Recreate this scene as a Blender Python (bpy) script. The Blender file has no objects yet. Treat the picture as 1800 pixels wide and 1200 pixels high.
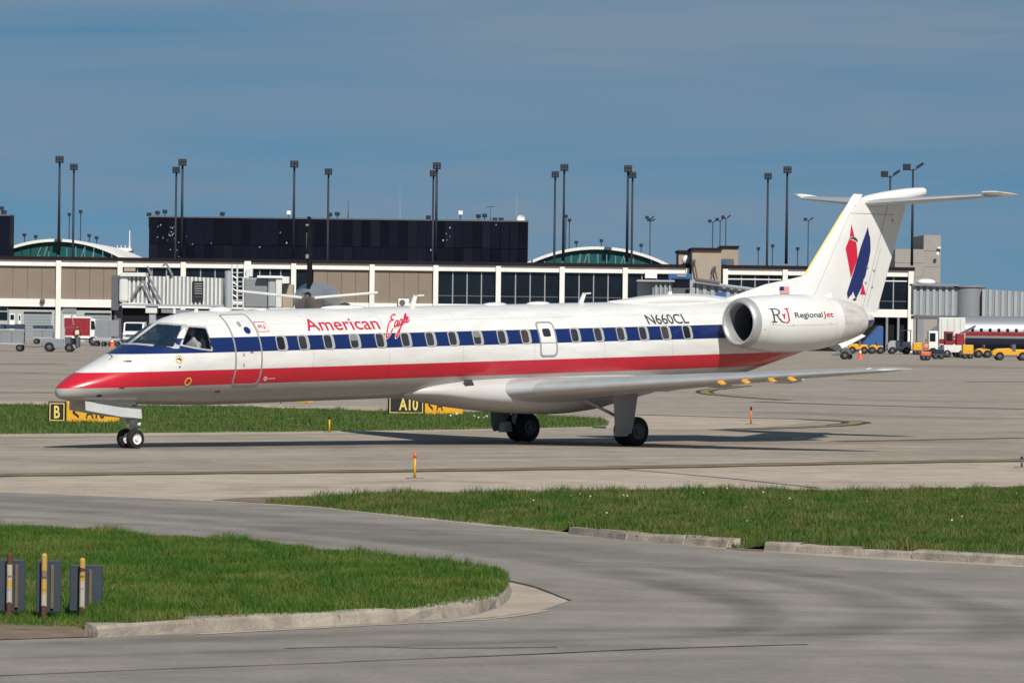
import bpy, bmesh, math, random
import numpy as np
from mathutils import Vector, Matrix

R = math.radians
rng = random.Random(7)
sc = bpy.context.scene
COL = sc.collection

# ------------------------------------------------------------------ camera
FPX, CAM_H, PIT, ROL = 8655.7, 3.2142, -0.0047, 0.0125     # focal length in px of an 1800 px wide frame
def _rot(d):
    return Vector((d[0], d[1]*math.cos(PIT)-d[2]*math.sin(PIT), d[1]*math.sin(PIT)+d[2]*math.cos(PIT)))
cr, sr = math.cos(ROL), math.sin(ROL)
_r, _u, _f = _rot((cr, 0, sr)), _rot((-sr, 0, cr)), _rot((0, 1, 0))
cam = bpy.data.cameras.new('camera'); camo = bpy.data.objects.new('camera', cam); COL.objects.link(camo)
m = Matrix.Identity(4)
for i in range(3):
    m[i][0], m[i][1], m[i][2] = _r[i], _u[i], -_f[i]
m.translation = (0, 0, CAM_H)
camo.matrix_world = m
cam.sensor_width = 36.0; cam.lens = 36.0*FPX/1800.0
cam.clip_start = 1.0; cam.clip_end = 20000
sc.camera = camo

# ------------------------------------------------------------------ sky, sun, exposure
SUN_EL, SUN_AZ = R(42), math.atan2(0.27, -0.963)           # azimuth measured from +Y towards +X
w = bpy.data.worlds.new('World'); sc.world = w; w.use_nodes = True
nt = w.node_tree; N = nt.nodes; L = nt.links
for n in list(N): N.remove(n)
out = N.new('ShaderNodeOutputWorld'); bg = N.new('ShaderNodeBackground'); bg.inputs['Strength'].default_value = 0.09
sky = N.new('ShaderNodeTexSky'); sky.sky_type = 'NISHITA'; sky.sun_disc = False
sky.sun_elevation = SUN_EL; sky.sun_rotation = SUN_AZ; sky.altitude = 200
sky.air_density = 1.0; sky.dust_density = 0.3; sky.ozone_density = 2.5
tc = N.new('ShaderNodeTexCoord'); mp = N.new('ShaderNodeMapping')
mp.inputs['Location'].default_value = (0, 0, 0.20)          # the clear, deep sky of the photograph starts low
L.new(tc.outputs['Generated'], mp.inputs['Vector'])
nrm = N.new('ShaderNodeVectorMath'); nrm.operation = 'NORMALIZE'
L.new(mp.outputs[0], nrm.inputs[0]); L.new(nrm.outputs[0], sky.inputs['Vector'])
# thin streaky veil of cloud
mp2 = N.new('ShaderNodeMapping'); mp2.inputs['Scale'].default_value = (2.2, 2.2, 26); mp2.inputs['Rotation'].default_value = (0, R(0.8), 0); mp2.inputs['Location'].default_value = (0, 0, -.30)
L.new(tc.outputs['Generated'], mp2.inputs['Vector'])
no = N.new('ShaderNodeTexNoise'); no.inputs['Scale'].default_value = 2.0; no.inputs['Detail'].default_value = 6; no.inputs['Roughness'].default_value = 0.55
no.inputs['Distortion'].default_value = 0.6
L.new(mp2.outputs[0], no.inputs['Vector'])
rp = N.new('ShaderNodeMapRange'); rp.inputs['From Min'].default_value = 0.40; rp.inputs['From Max'].default_value = 0.66; rp.inputs['To Max'].default_value = 0.85
L.new(no.outputs['Fac'], rp.inputs['Value'])
hs = N.new('ShaderNodeHueSaturation'); hs.inputs['Saturation'].default_value = 0.88; hs.inputs['Value'].default_value = 0.8
L.new(sky.outputs[0], hs.inputs['Color'])
mx = N.new('ShaderNodeMix'); mx.data_type = 'RGBA'; mx.inputs['B'].default_value = (2.25, 3.05, 4.05, 1)
tn = N.new('ShaderNodeMix'); tn.data_type = 'RGBA'; tn.blend_type = 'MULTIPLY'; tn.inputs['Factor'].default_value = 1.0; tn.inputs['B'].default_value = (.53, .835, .89, 1)
L.new(hs.outputs[0], tn.inputs['A'])
L.new(rp.outputs[0], mx.inputs['Factor']); L.new(tn.outputs['Result'], mx.inputs['A'])
L.new(mx.outputs['Result'], bg.inputs['Color']); L.new(bg.outputs[0], out.inputs[0])

sun = bpy.data.lights.new('sun', 'SUN'); sun.energy = 4.6; sun.angle = R(0.55); sun.color = (1.0, 0.95, 0.87)
suno = bpy.data.objects.new('sun', sun); COL.objects.link(suno)
_sd = Vector((math.sin(SUN_AZ)*math.cos(SUN_EL), math.cos(SUN_AZ)*math.cos(SUN_EL), math.sin(SUN_EL)))
suno.rotation_euler = _sd.to_track_quat('Z', 'Y').to_euler(); suno.location = _sd*60
vs = sc.view_settings
sc.display_settings.display_device = 'sRGB'
vs.view_transform = 'Standard'; vs.look = 'None'; vs.exposure = 0.0; vs.gamma = 1.0; vs.use_curve_mapping = False

# ------------------------------------------------------------------ where a point of the picture stands in the place
def _ray(u, v):
    U, V = u-900, v-600
    return _rot(((cr*U+sr*V)/FPX, 1, -(-sr*U+cr*V)/FPX))
def at(u, v, Y):
    d = _ray(u, v); t = Y/d.y
    return Vector((d.x*t, Y, CAM_H+d.z*t))
def gnd(u, v, z=0.0):
    d = _ray(u, v); t = (z-CAM_H)/d.z
    return Vector((d.x*t, d.y*t, z))
def ax(u, Y, v=560): return at(u, v, Y).x
def az(u, v, Y): return at(u, v, Y).z

# ------------------------------------------------------------------ materials
def mat(name, col, rough=0.6, metal=0.0, var=0.0, vscale=3.0, bump=0.0, bscale=40.0, coat=0.0, spec=None, stretch=None, island=0.0, col2=None):
    mt = bpy.data.materials.new(name); mt.use_nodes = True
    n = mt.node_tree.nodes; l = mt.node_tree.links; b = n['Principled BSDF']
    b.inputs['Base Color'].default_value = (*col, 1); b.inputs['Roughness'].default_value = rough; b.inputs['Metallic'].default_value = metal
    if coat: b.inputs['Coat Weight'].default_value = coat; b.inputs['Coat Roughness'].default_value = 0.08
    if spec is not None: b.inputs['Specular IOR Level'].default_value = spec
    t = n.new('ShaderNodeTexCoord'); src = t.outputs['Object']
    if stretch:
        mm = n.new('ShaderNodeMapping'); mm.inputs['Scale'].default_value = stretch; l.new(src, mm.inputs['Vector']); src = mm.outputs[0]
    last = None
    if var:
        nz = n.new('ShaderNodeTexNoise'); nz.inputs['Scale'].default_value = vscale; nz.inputs['Detail'].default_value = 6; nz.inputs['Roughness'].default_value = 0.65
        l.new(src, nz.inputs['Vector'])
        mr = n.new('ShaderNodeMapRange'); mr.inputs['From Min'].default_value = .3; mr.inputs['From Max'].default_value = .7
        l.new(nz.outputs['Fac'], mr.inputs['Value'])
        mi = n.new('ShaderNodeMix'); mi.data_type = 'RGBA'
        c2 = col2 if col2 else tuple(c*(1+var) for c in col)
        mi.inputs['A'].default_value = (*[c*(1-var) for c in col], 1) if not col2 else (*col, 1)
        mi.inputs['B'].default_value = (*c2, 1)
        l.new(mr.outputs[0], mi.inputs['Factor']); last = mi.outputs['Result']
    if island:
        g = n.new('ShaderNodeNewGeometry'); mr2 = n.new('ShaderNodeMapRange'); mr2.inputs['To Min'].default_value = 1-island; mr2.inputs['To Max'].default_value = 1+island
        l.new(g.outputs['Random Per Island'], mr2.inputs['Value'])
        vm = n.new('ShaderNodeVectorMath'); vm.operation = 'SCALE'
        if last: l.new(last, vm.inputs[0])
        else: vm.inputs[0].default_value = col
        l.new(mr2.outputs[0], vm.inputs['Scale']); last = vm.outputs[0]
    if last: l.new(last, b.inputs['Base Color'])
    if bump:
        nb = n.new('ShaderNodeTexNoise'); nb.inputs['Scale'].default_value = bscale; nb.inputs['Detail'].default_value = 4
        l.new(t.outputs['Object'], nb.inputs['Vector'])
        bp = n.new('ShaderNodeBump'); bp.inputs['Strength'].default_value = bump; bp.inputs['Distance'].default_value = 0.02
        l.new(nb.outputs['Fac'], bp.inputs['Height']); l.new(bp.outputs[0], b.inputs['Normal'])
    return mt

def pavement(name, base, patch, streak_dir=0.0, streak=0.25, joint=None, grain=0.12, dark=None):
    """asphalt / concrete: fine grain, large stains, long tyre-wear streaks, optional slab joints"""
    mt = bpy.data.materials.new(name); mt.use_nodes = True
    n = mt.node_tree.nodes; l = mt.node_tree.links; b = n['Principled BSDF']; b.inputs['Roughness'].default_value = 0.9; b.inputs['Specular IOR Level'].default_value = 0.25
    t = n.new('ShaderNodeTexCoord')
    def noise(scale, detail=5, rot=0, stretch=(1, 1, 1), lo=.35, hi=.65):
        m_ = n.new('ShaderNodeMapping'); m_.inputs['Rotation'].default_value = (0, 0, -rot); 
        m2 = n.new('ShaderNodeMapping'); m2.inputs['Scale'].default_value = stretch
        l.new(t.outputs['Object'], m_.inputs['Vector']); l.new(m_.outputs[0], m2.inputs['Vector'])
        z = n.new('ShaderNodeTexNoise'); z.inputs['Scale'].default_value = scale; z.inputs['Detail'].default_value = detail; z.inputs['Roughness'].default_value = .6
        l.new(m2.outputs[0], z.inputs['Vector'])
        r_ = n.new('ShaderNodeMapRange'); r_.inputs['From Min'].default_value = lo; r_.inputs['From Max'].default_value = hi
        l.new(z.outputs['Fac'], r_.inputs['Value']); return r_.outputs[0]
    def mul(a, f, lo, hi):
        r_ = n.new('ShaderNodeMapRange'); r_.inputs['To Min'].default_value = lo; r_.inputs['To Max'].default_value = hi; l.new(f, r_.inputs['Value'])
        v = n.new('ShaderNodeVectorMath'); v.operation = 'SCALE'; l.new(a, v.inputs[0]); l.new(r_.outputs[0], v.inputs['Scale']); return v.outputs[0]
    mi = n.new('ShaderNodeMix'); mi.data_type = 'RGBA'; mi.inputs['A'].default_value = (*base, 1); mi.inputs['B'].default_value = (*patch, 1)
    l.new(noise(.12, 6), mi.inputs['Factor'])
    c = mi.outputs['Result']
    c = mul(c, noise(.35, 5, streak_dir, (.12, 2.6, 1)), 1-streak, 1+streak*.4)
    c = mul(c, noise(1.1, 6, 0, (1, .5, 1), .3, .7), 1-grain*1.3, 1+grain)
    c = mul(c, noise(14, 3, 0, (1, 1, 1), .3, .7), 1-grain, 1+grain)
    l.new(c, b.inputs['Base Color'])
    nb = n.new('ShaderNodeTexNoise'); nb.inputs['Scale'].default_value = 30; l.new(t.outputs['Object'], nb.inputs['Vector'])
    bp = n.new('ShaderNodeBump'); bp.inputs['Strength'].default_value = .25; bp.inputs['Distance'].default_value = .01
    l.new(nb.outputs['Fac'], bp.inputs['Height']); l.new(bp.outputs[0], b.inputs['Normal'])
    return mt

def glassmat(name, tint, see=0.25, rough=0.05):
    mt = bpy.data.materials.new(name); mt.use_nodes = True
    n = mt.node_tree.nodes; l = mt.node_tree.links; b = n['Principled BSDF']
    b.inputs['Base Color'].default_value = (*tint, 1); b.inputs['Roughness'].default_value = rough
    o = n['Material Output']; tr = n.new('ShaderNodeBsdfTransparent'); ms = n.new('ShaderNodeMixShader'); ms.inputs[0].default_value = see
    l.new(b.outputs[0], ms.inputs[1]); l.new(tr.outputs[0], ms.inputs[2]); l.new(ms.outputs[0], o.inputs['Surface'])
    return mt

# ------------------------------------------------------------------ mesh helpers
class MB:
    def __init__(s): s.v = []; s.f = []
    def add(s, vs_, fs):
        k = len(s.v); s.v += [tuple(q) for q in vs_]; s.f += [tuple(i+k for i in f) for f in fs]; return s
    def box(s, c, d, rz=0.0, taper=1.0):
        hx, hy, hz = d[0]/2, d[1]/2, d[2]/2; C, S = math.cos(rz), math.sin(rz); P = []
        for z in (-hz, hz):
            k = taper if z > 0 else 1
            for x, y in ((-hx, -hy), (hx, -hy), (hx, hy), (-hx, hy)):
                x *= k; y *= k; P.append((c[0]+x*C-y*S, c[1]+x*S+y*C, c[2]+z))
        return s.add(P, [(3, 2, 1, 0), (4, 5, 6, 7), (0, 1, 5, 4), (1, 2, 6, 5), (2, 3, 7, 6), (3, 0, 4, 7)])
    def lim(s, x0, x1, y0, y1, z0, z1): return s.box(((x0+x1)/2, (y0+y1)/2, (z0+z1)/2), (abs(x1-x0), abs(y1-y0), abs(z1-z0)))
    def bar(s, a, b, r0, r1=None, n=10, caps=True):
        a, b = Vector(a), Vector(b); r1 = r0 if r1 is None else r1; d = (b-a).normalized()
        q = d.orthogonal().normalized(); e = d.cross(q); P = []
        for c, r in ((a, r0), (b, r1)):
            for i in range(n):
                t = 2*math.pi*i/n; P.append(c+q*(r*math.cos(t))+e*(r*math.sin(t)))
        F = [(i, (i+1) % n, n+(i+1) % n, n+i) for i in range(n)]
        if caps: F += [tuple(range(n-1, -1, -1)), tuple(range(n, 2*n))]
        return s.add(P, F)
    def lathe(s, prof, axis='x', c=(0, 0, 0), n=24, close=False):
        P = []
        for t, r in prof:
            for i in range(n):
                th = 2*math.pi*i/n; a_, b_ = r*math.cos(th), r*math.sin(th)
                q = {'x': (t, a_, b_), 'y': (a_, t, b_), 'z': (a_, b_, t)}[axis]
                P.append((c[0]+q[0], c[1]+q[1], c[2]+q[2]))
        F = []; m_ = len(prof)
        for j in range(m_-1):
            for i in range(n):
                F.append((j*n+i, j*n+(i+1) % n, (j+1)*n+(i+1) % n, (j+1)*n+i))
        if close:
            F.append(tuple(range(n))); F.append(tuple((m_-1)*n+i for i in range(n)))
        return s.add(P, F)
    def prism(s, poly, y0, y1, axis='y'):
        n = len(poly); P = []
        for t in (y0, y1):
            for a_, b_ in poly:
                P.append({'y': (a_, t, b_), 'x': (t, a_, b_), 'z': (a_, b_, t)}[axis])
        F = [tuple(range(n)), tuple(range(2*n-1, n-1, -1))]+[(i, (i+1) % n, n+(i+1) % n, n+i) for i in range(n)]
        return s.add(P, F)
    def ball(s, c, r, nu=12, nv=8):
        rx, ry, rz_ = r if isinstance(r, tuple) else (r, r, r); P = [(c[0], c[1], c[2]-rz_)]; F = []
        for j in range(1, nv):
            ph = -math.pi/2+math.pi*j/nv
            for i in range(nu):
                t = 2*math.pi*i/nu; P.append((c[0]+rx*math.cos(ph)*math.cos(t), c[1]+ry*math.cos(ph)*math.sin(t), c[2]+rz_*math.sin(ph)))
        P.append((c[0], c[1], c[2]+rz_)); e = len(P)-1
        for i in range(nu):
            F.append((0, 1+(i+1) % nu, 1+i)); F.append((e, 1+(nv-2)*nu+i, 1+(nv-2)*nu+(i+1) % nu))
        for j in range(nv-2):
            for i in range(nu):
                F.append((1+j*nu+i, 1+j*nu+(i+1) % nu, 1+(j+1)*nu+(i+1) % nu, 1+(j+1)*nu+i))
        return s.add(P, F)
    def mesh(s, name, smooth=False, fix=True):
        me = bpy.data.meshes.new(name); me.from_pydata(s.v, [], s.f)
        if fix:
            bm = bmesh.new(); bm.from_mesh(me); bmesh.ops.recalc_face_normals(bm, faces=bm.faces); bm.to_mesh(me); bm.free()
        if smooth:
            for p_ in me.polygons: p_.use_smooth = True
        me.update(); return me
    def build(s, name, mt, parent=None, smooth=False, bevel=0.0, sharp=None, fix=True):
        me = s.mesh(name, smooth, fix)
        if sharp is not None and smooth: me.set_sharp_from_angle(angle=R(sharp))
        return link(name, me, mt, parent, bevel)
def link(name, me, mt, parent=None, bevel=0.0):
    me.materials.clear(); me.materials.append(mt)
    o = bpy.data.objects.new(name, me); COL.objects.link(o)
    if parent: o.parent = parent
    if bevel:
        b = o.modifiers.new('bevel', 'BEVEL'); b.width = bevel; b.segments = 2; b.limit_method = 'ANGLE'; b.angle_limit = R(40)
    return o
def tag(o, label=None, cat=None, group=None, kind=None):
    if label: o['label'] = label
    if cat: o['category'] = cat
    if group: o['group'] = group
    if kind: o['kind'] = kind
    return o
def thing(name, label, cat, loc=(0, 0, 0), rz=0.0, group=None):
    o = bpy.data.objects.new(name, None); o.empty_display_size = .3; COL.objects.link(o)
    o.location = loc; o.rotation_euler = (0, 0, rz); return tag(o, label, cat, group)
def copy_tree(o, parent=None):
    c = o.copy(); COL.objects.link(c)
    if parent: c.parent = parent
    for ch in [x for x in bpy.data.objects if x.parent == o]: copy_tree(ch, c)
    return c
def text_mesh(body, size=1.0, shear=0.0, offset=0.0, sp=1.0):
    cu = bpy.data.curves.new('t', 'FONT'); cu.body = body; cu.size = size; cu.shear = shear; cu.offset = offset; cu.space_character = sp
    cu.resolution_u = 4
    ob = bpy.data.objects.new('t', cu); COL.objects.link(ob)
    bpy.context.view_layer.update()
    me = bpy.data.meshes.new_from_object(ob.evaluated_get(bpy.context.evaluated_depsgraph_get()))
    bpy.data.objects.remove(ob); bpy.data.curves.remove(cu); return me
def bisect(me, axis, cuts):
    bm = bmesh.new(); bm.from_mesh(me)
    for c in cuts:
        co = [0, 0, 0]; no_ = [0, 0, 0]; co[axis] = c; no_[axis] = 1
        bmesh.ops.bisect_plane(bm, geom=bm.verts[:]+bm.edges[:]+bm.faces[:], plane_co=co, plane_no=no_)
    bmesh.ops.triangulate(bm, faces=bm.faces[:]); bm.to_mesh(me); bm.free()
def fit_text(me, x0, x1, y0, y1):
    """text mesh stretched into a box"""
    co = np.array([v.co[:] for v in me.vertices]); a_, b_ = co.min(0), co.max(0)
    for v in me.vertices:
        v.co.x = x0+(v.co.x-a_[0])/(b_[0]-a_[0])*(x1-x0); v.co.y = y0+(v.co.y-a_[1])/(b_[1]-a_[1])*(y1-y0); v.co.z = 0
def strokes(lines, wd):
    """flat ribbons along 2-D polylines -> verts, faces"""
    P = []; F = []
    for ln in lines:
        ln = [Vector((q[0], q[1], 0)) for q in ln]; k = len(P)
        for i, q in enumerate(ln):
            d = (ln[min(i+1, len(ln)-1)]-ln[max(i-1, 0)]).normalized(); nn = Vector((-d.y, d.x, 0))*wd/2
            P += [q+nn, q-nn]
        for i in range(len(ln)-1): F.append((k+2*i, k+2*i+1, k+2*i+3, k+2*i+2))
    return P, F
def smooth_line(pts, n=6):
    P = [Vector((q[0], q[1])) for q in pts]; O_ = []
    for i in range(len(P)-1):
        a_, b_, c_, d_ = P[max(i-1, 0)], P[i], P[i+1], P[min(i+2, len(P)-1)]
        for k in range(n):
            t = k/n; O_.append(.5*((2*b_)+(c_-a_)*t+(2*a_-5*b_+4*c_-d_)*t*t+(3*b_-a_-3*c_+d_)*t**3))
    O_.append(P[-1]); return [tuple(q) for q in O_]
def poly_mesh(pts3, name):
    me = bpy.data.meshes.new(name); bm = bmesh.new()
    f = bm.faces.new([bm.verts.new(q) for q in pts3])
    bmesh.ops.triangulate(bm, faces=[f]); bmesh.ops.recalc_face_normals(bm, faces=bm.faces[:])
    if sum(f.normal.z*f.calc_area() for f in bm.faces) < 0: bmesh.ops.reverse_faces(bm, faces=bm.faces[:])
    bm.to_mesh(me); bm.free(); return me
def inpoly(x, y, poly):
    c = False; j = len(poly)-1
    for i in range(len(poly)):
        if (poly[i][1] > y) != (poly[j][1] > y) and x < (poly[j][0]-poly[i][0])*(y-poly[i][1])/(poly[j][1]-poly[i][1])+poly[i][0]: c = not c
        j = i
    return c
def inpoly_np(x, y, poly):
    c = np.zeros(len(x), bool); j = len(poly)-1
    for i in range(len(poly)):
        yi, yj, xi, xj = poly[i][1], poly[j][1], poly[i][0], poly[j][0]
        if yi != yj: c ^= ((yi > y) != (yj > y)) & (x < (xj-xi)*(y-yi)/(yj-yi)+xi)
        j = i
    return c

# material library
M = {}
M['apron'] = pavement('apron_concrete', (.300, .255, .208), (.360, .308, .254), R(3), .14)
M['taxi'] = pavement('taxiway_concrete', (.305, .258, .209), (.385, .328, .268), R(42), .18)
M['shoulder'] = pavement('shoulder_concrete', (.47, .392, .308), (.39, .325, .258), R(20), .12)
M['asphalt'] = pavement('road_asphalt', (.236, .211, .184), (.285, .256, .225), R(-12), .15)
M['soil'] = mat('bare_soil', (.19, .135, .090), .95, var=.35, vscale=2.5, bump=.5, bscale=12)
M['turf'] = mat('turf_soil', (.045, .062, .018), .95, var=.4, vscale=1.1, col2=(.12, .085, .045))
M['kerb'] = mat('kerb_concrete', (.20, .17, .14), .9, var=.28, vscale=2.6, bump=.6, bscale=25, col2=(.42, .36, .29))
M['yline'] = mat('worn_yellow_paint', (.27, .185, .06), .85, var=.4, vscale=1.3)
M['dline'] = mat('tar_black', (.045, .04, .038), .9, var=.3, vscale=1.0)
M['white'] = mat('white_paint', (.80, .79, .76), .45, var=.04, vscale=.6)
M['beam'] = mat('white_painted_concrete', (.78, .76, .71), .75, var=.06, vscale=.5)
M['tan'] = mat('tan_wall_panel', (.225, .180, .140), .8, var=.06, vscale=.4)
M['tan2'] = mat('tan_plaster', (.36, .29, .225), .85, var=.08, vscale=.5)
M['greywall'] = mat('pale_grey_wall', (.37, .40, .40), .7, var=.06, vscale=.7)
M['door'] = mat('grey_roller_door', (.25, .275, .29), .6, var=.05)
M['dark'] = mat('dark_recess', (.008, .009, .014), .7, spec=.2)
M['roofdark'] = mat('dark_roof_edge', (.014, .009, .010), .7, spec=.2)
M['glass'] = mat('dark_window_glass', (.008, .012, .018), .12, var=.4, vscale=.25, spec=.35)
M['mull'] = mat('mullion_grey', (.30, .31, .33), .5)
M['navy'] = mat('black_cladding_hazed', (.0030, .0045, .013), .5, var=.35, vscale=.2, spec=.12)  # navy tint in the black stands in for aerial haze
M['navy2'] = mat('black_cladding_faded', (.0055, .0075, .017), .55, var=.3, vscale=.3, spec=.12); M['navy3'] = mat('black_cladding_dull', (.0022, .0032, .009), .6, var=.3, vscale=.3, spec=.08)  # further panel tones with the same haze tint
M['speck'] = mat('loose_panels_sky_glint', (.30, .32, .36), .5, island=.6)  # pale tone paints in the sky mirrored by tilted panels
M['green'] = glassmat('green_hall_glass', (.010, .085, .075), .0, .35)
M['mast'] = mat('mast_dark_steel', (.012, .016, .026), .6, var=.2)
M['lamp'] = mat('lamp_housing', (.010, .013, .022), .5)
M['steel'] = mat('galvanised_steel', (.42, .44, .46), .45, .4, var=.1)
M['grey'] = mat('grey_paint', (.22, .23, .25), .5, var=.08)
M['greyd'] = mat('dark_grey_paint', (.10, .105, .12), .6, var=.1)
M['bridge'] = mat('jet_bridge_white', (.66, .66, .63), .55, var=.08, vscale=.5)
M['bridge2'] = mat('jet_bridge_grey', (.33, .36, .385), .55, var=.06, vscale=.5)
M['bluep'] = mat('blue_paint', (.03, .10, .27), .5, var=.1)
M['red'] = mat('red_paint', (.27, .012, .022), .5, var=.35, vscale=2)
M['yellow'] = mat('yellow_equipment_paint', (.70, .36, .012), .5, var=.08)
M['orange'] = mat('orange_plastic', (.75, .12, .03), .55)
M['tyre'] = mat('tyre_rubber', (.014, .013, .013), .85, var=.2)
M['rim'] = mat('white_rim', (.72, .72, .70), .4)
M['black'] = mat('black_paint', (.012, .012, .014), .5)
M['signy'] = mat('sign_yellow', (.72, .36, .012), .5, var=.05)
M['lety'] = mat('sign_letter_yellow', (.75, .58, .15), .5)
M['skin'] = mat('skin', (.42, .25, .17), .6)
M['hivis'] = mat('hi_vis', (.75, .62, .30), .7)
M['orangecl'] = mat('orange_clothing', (.60, .16, .05), .8)
M['navycl'] = mat('navy_clothing', (.02, .025, .05), .9)
M['shirt'] = mat('white_shirt', (.78, .77, .75), .9)
M['hair'] = mat('dark_hair', (.03, .02, .015), .8)
M['luggage'] = mat('luggage', (.03, .05, .085), .8, var=.5, vscale=3)

# ================================================================== THE SETTING
def sheet(name, pix, z, mt, label=None, extra=()):
    pts = [gnd(*q) for q in pix]+[Vector(q) for q in extra]
    o = link(name, poly_mesh([(q.x, q.y, z) for q in pts], name), mt)
    tag(o, label, None, None, 'structure'); return o
g = MB().add([(-6000, -300, 0), (6000, -300, 0), (6000, 9000, 0), (-6000, 9000, 0)], [(0, 1, 2, 3)]).build('ground', M['apron'])
tag(g, 'wide grey concrete apron reaching to the terminal', kind='structure')

LINE = [(-150, 838), (0, 835.5), (300, 832), (600, 829), (900, 825), (1200, 820), (1500, 814), (1800, 809), (2000, 805)]
ROADF = [(-260, 853), (0, 865), (200, 873), (370, 880), (560, 892), (770, 915), (990, 937), (1290, 966), (1500, 980), (1800, 996), (2150, 1015)]
sheet('taxiway', [(-150, 765), (0, 763), (500, 759), (1065, 750), (1500, 746), (2000, 742)]+LINE[::-1], .004, M['taxi'], 'grey concrete taxiway under the jet')
sheet('taxiway_shoulder', LINE+[(2150, 880)]+ROADF[::-1], .004, M['shoulder'], 'pale concrete shoulder between taxiway line and service road')
sheet('service_road', ROADF, .0045, M['asphalt'], 'worn asphalt service road curving round the grass island', extra=[(30, 25, 0), (16, 8, 0), (-16, 8, 0), (-30, 40, 0), (-40, 70, 0)])
sheet('shoulder_patch', [(1040, 752), (1065, 736), (1130, 728), (1260, 730), (1400, 737), (1440, 742), (1350, 751), (1200, 756)], .008, M['shoulder'], 'pale concrete patch at the end of the grass strip')
sheet('taxiway_edge', [(-150, 765), (0, 763), (500, 759), (1065, 750), (1065, 753), (500, 764), (0, 768), (-150, 770)], .008, M['shoulder'], 'pale concrete edge along the far grass strip')
sheet('apron_edge', [(-150, 704), (300, 706), (690, 716), (690, 724), (300, 714), (-150, 711)], .008, M['shoulder'], 'pale concrete edge behind the far grass strip')

def strip(name, pix, wd, z, mt, label, n=5):
    P = [gnd(*q) for q in pix]; P = [Vector((q[0], q[1], z)) for q in smooth_line([(q.x, q.y) for q in P], n)]; mb = MB()
    for i, q in enumerate(P):
        d = (P[min(i+1, len(P)-1)]-P[max(i-1, 0)]); d.normalize(); nn = Vector((-d.y, d.x, 0))*wd/2*(1+.12*math.sin(i*2.1))
        mb.v += [tuple(q+nn), tuple(q-nn)]
    mb.f = [(2*i, 2*i+1, 2*i+3, 2*i+2) for i in range(len(P)-1)]
    o = mb.build(name, mt); tag(o, label, kind='structure'); return o
strip('line_border', LINE, 1.5, .009, M['dline'], 'black border of the yellow taxiway edge line')
strip('taxiway_line', LINE, .62, .013, M['yline'], 'worn yellow edge line along the taxiway')
for pix, wd, lab in (([(1310, 678), (1275, 682), (1240, 687), (1250, 693), (1320, 699), (1380, 703)], .8, 'curved worn yellow line on the apron behind the wing'),
                     ([(1120, 729), (1300, 734), (1440, 738), (1505, 742), (1470, 748), (1380, 752), (1290, 755)], .9, 'curved worn yellow line round the pale patch')):
    strip('line_border', pix, wd, .012, M['dline'], 'black border of the '+lab); strip('apron_line', pix, wd*.45, .016, M['yline'], lab)
for i, (pix, wd) in enumerate([([(1330, 706), (1500, 712), (1800, 719)], .7), ([(1490, 668), (1620, 671)], .7), ([(1700, 671), (1800, 671)], .8), ([(1470, 776), (1800, 770)], .5),
                               ([(0, 640), (110, 640)], 1.0), ([(0, 690), (95, 690)], .6), ([(1060, 822), (1250, 838), (1440, 858)], .10)]):
    strip('pavement_joint', pix, wd, .010, M['dline'], 'thin dark joint line across the pavement')
for pix, wd, lab in (([(600, 1164), (900, 1152), (1150, 1141), (1420, 1133)], .06, 'black tar seam crossing the foreground road'), ([(-40, 1190), (250, 1178), (600, 1165)], .05, 'faded seam crossing the foreground road at left'),
                     ([(500, 1140), (640, 1137), (760, 1140), (980, 1138)], .05, 'broken tar seam below the kerb'), ([(890, 1020), (940, 1032), (985, 1050), (1003, 1056)], .05, 'crack along the edge of the gutter')):
    strip('tar_seam', pix, wd, .0105, M['dline'], lab)

# soft rubber marks and stains worn into the paving
def stain_mat(name, col, k):
    mt = bpy.data.materials.new(name); mt.use_nodes = True; n = mt.node_tree.nodes; l = mt.node_tree.links; b = n['Principled BSDF']; b.inputs['Base Color'].default_value = (*col, 1); b.inputs['Roughness'].default_value = .9; b.inputs['Specular IOR Level'].default_value = .2
    a_ = n.new('ShaderNodeAttribute'); a_.attribute_name = 'fade'; t = n.new('ShaderNodeTexCoord'); mp_ = n.new('ShaderNodeMapping'); mp_.inputs['Scale'].default_value = (.5, 1.0, 1); l.new(t.outputs['Object'], mp_.inputs[0])
    z = n.new('ShaderNodeTexNoise'); z.inputs['Scale'].default_value = 1.2; z.inputs['Detail'].default_value = 6; z.inputs['Roughness'].default_value = .7; l.new(mp_.outputs[0], z.inputs['Vector'])
    r_ = n.new('ShaderNodeMapRange'); r_.inputs['From Min'].default_value = .3; r_.inputs['From Max'].default_value = .7; r_.inputs['To Min'].default_value = .25; l.new(z.outputs['Fac'], r_.inputs['Value'])
    m1 = n.new('ShaderNodeMath'); m1.operation = 'MULTIPLY'; l.new(a_.outputs['Fac'], m1.inputs[0]); l.new(r_.outputs[0], m1.inputs[1]); m2 = n.new('ShaderNodeMath'); m2.operation = 'MULTIPLY'; m2.inputs[1].default_value = k; l.new(m1.outputs[0], m2.inputs[0])
    tr = n.new('ShaderNodeBsdfTransparent'); ms = n.new('ShaderNodeMixShader'); l.new(m2.outputs[0], ms.inputs[0]); l.new(tr.outputs[0], ms.inputs[1]); l.new(b.outputs[0], ms.inputs[2]); l.new(ms.outputs[0], n['Material Output'].inputs['Surface']); return mt
M['rubber'] = stain_mat('rubber_marks', (.120, .107, .097), .26); M['pale'] = stain_mat('pale_wear', (.42, .38, .33), .35)
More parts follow.
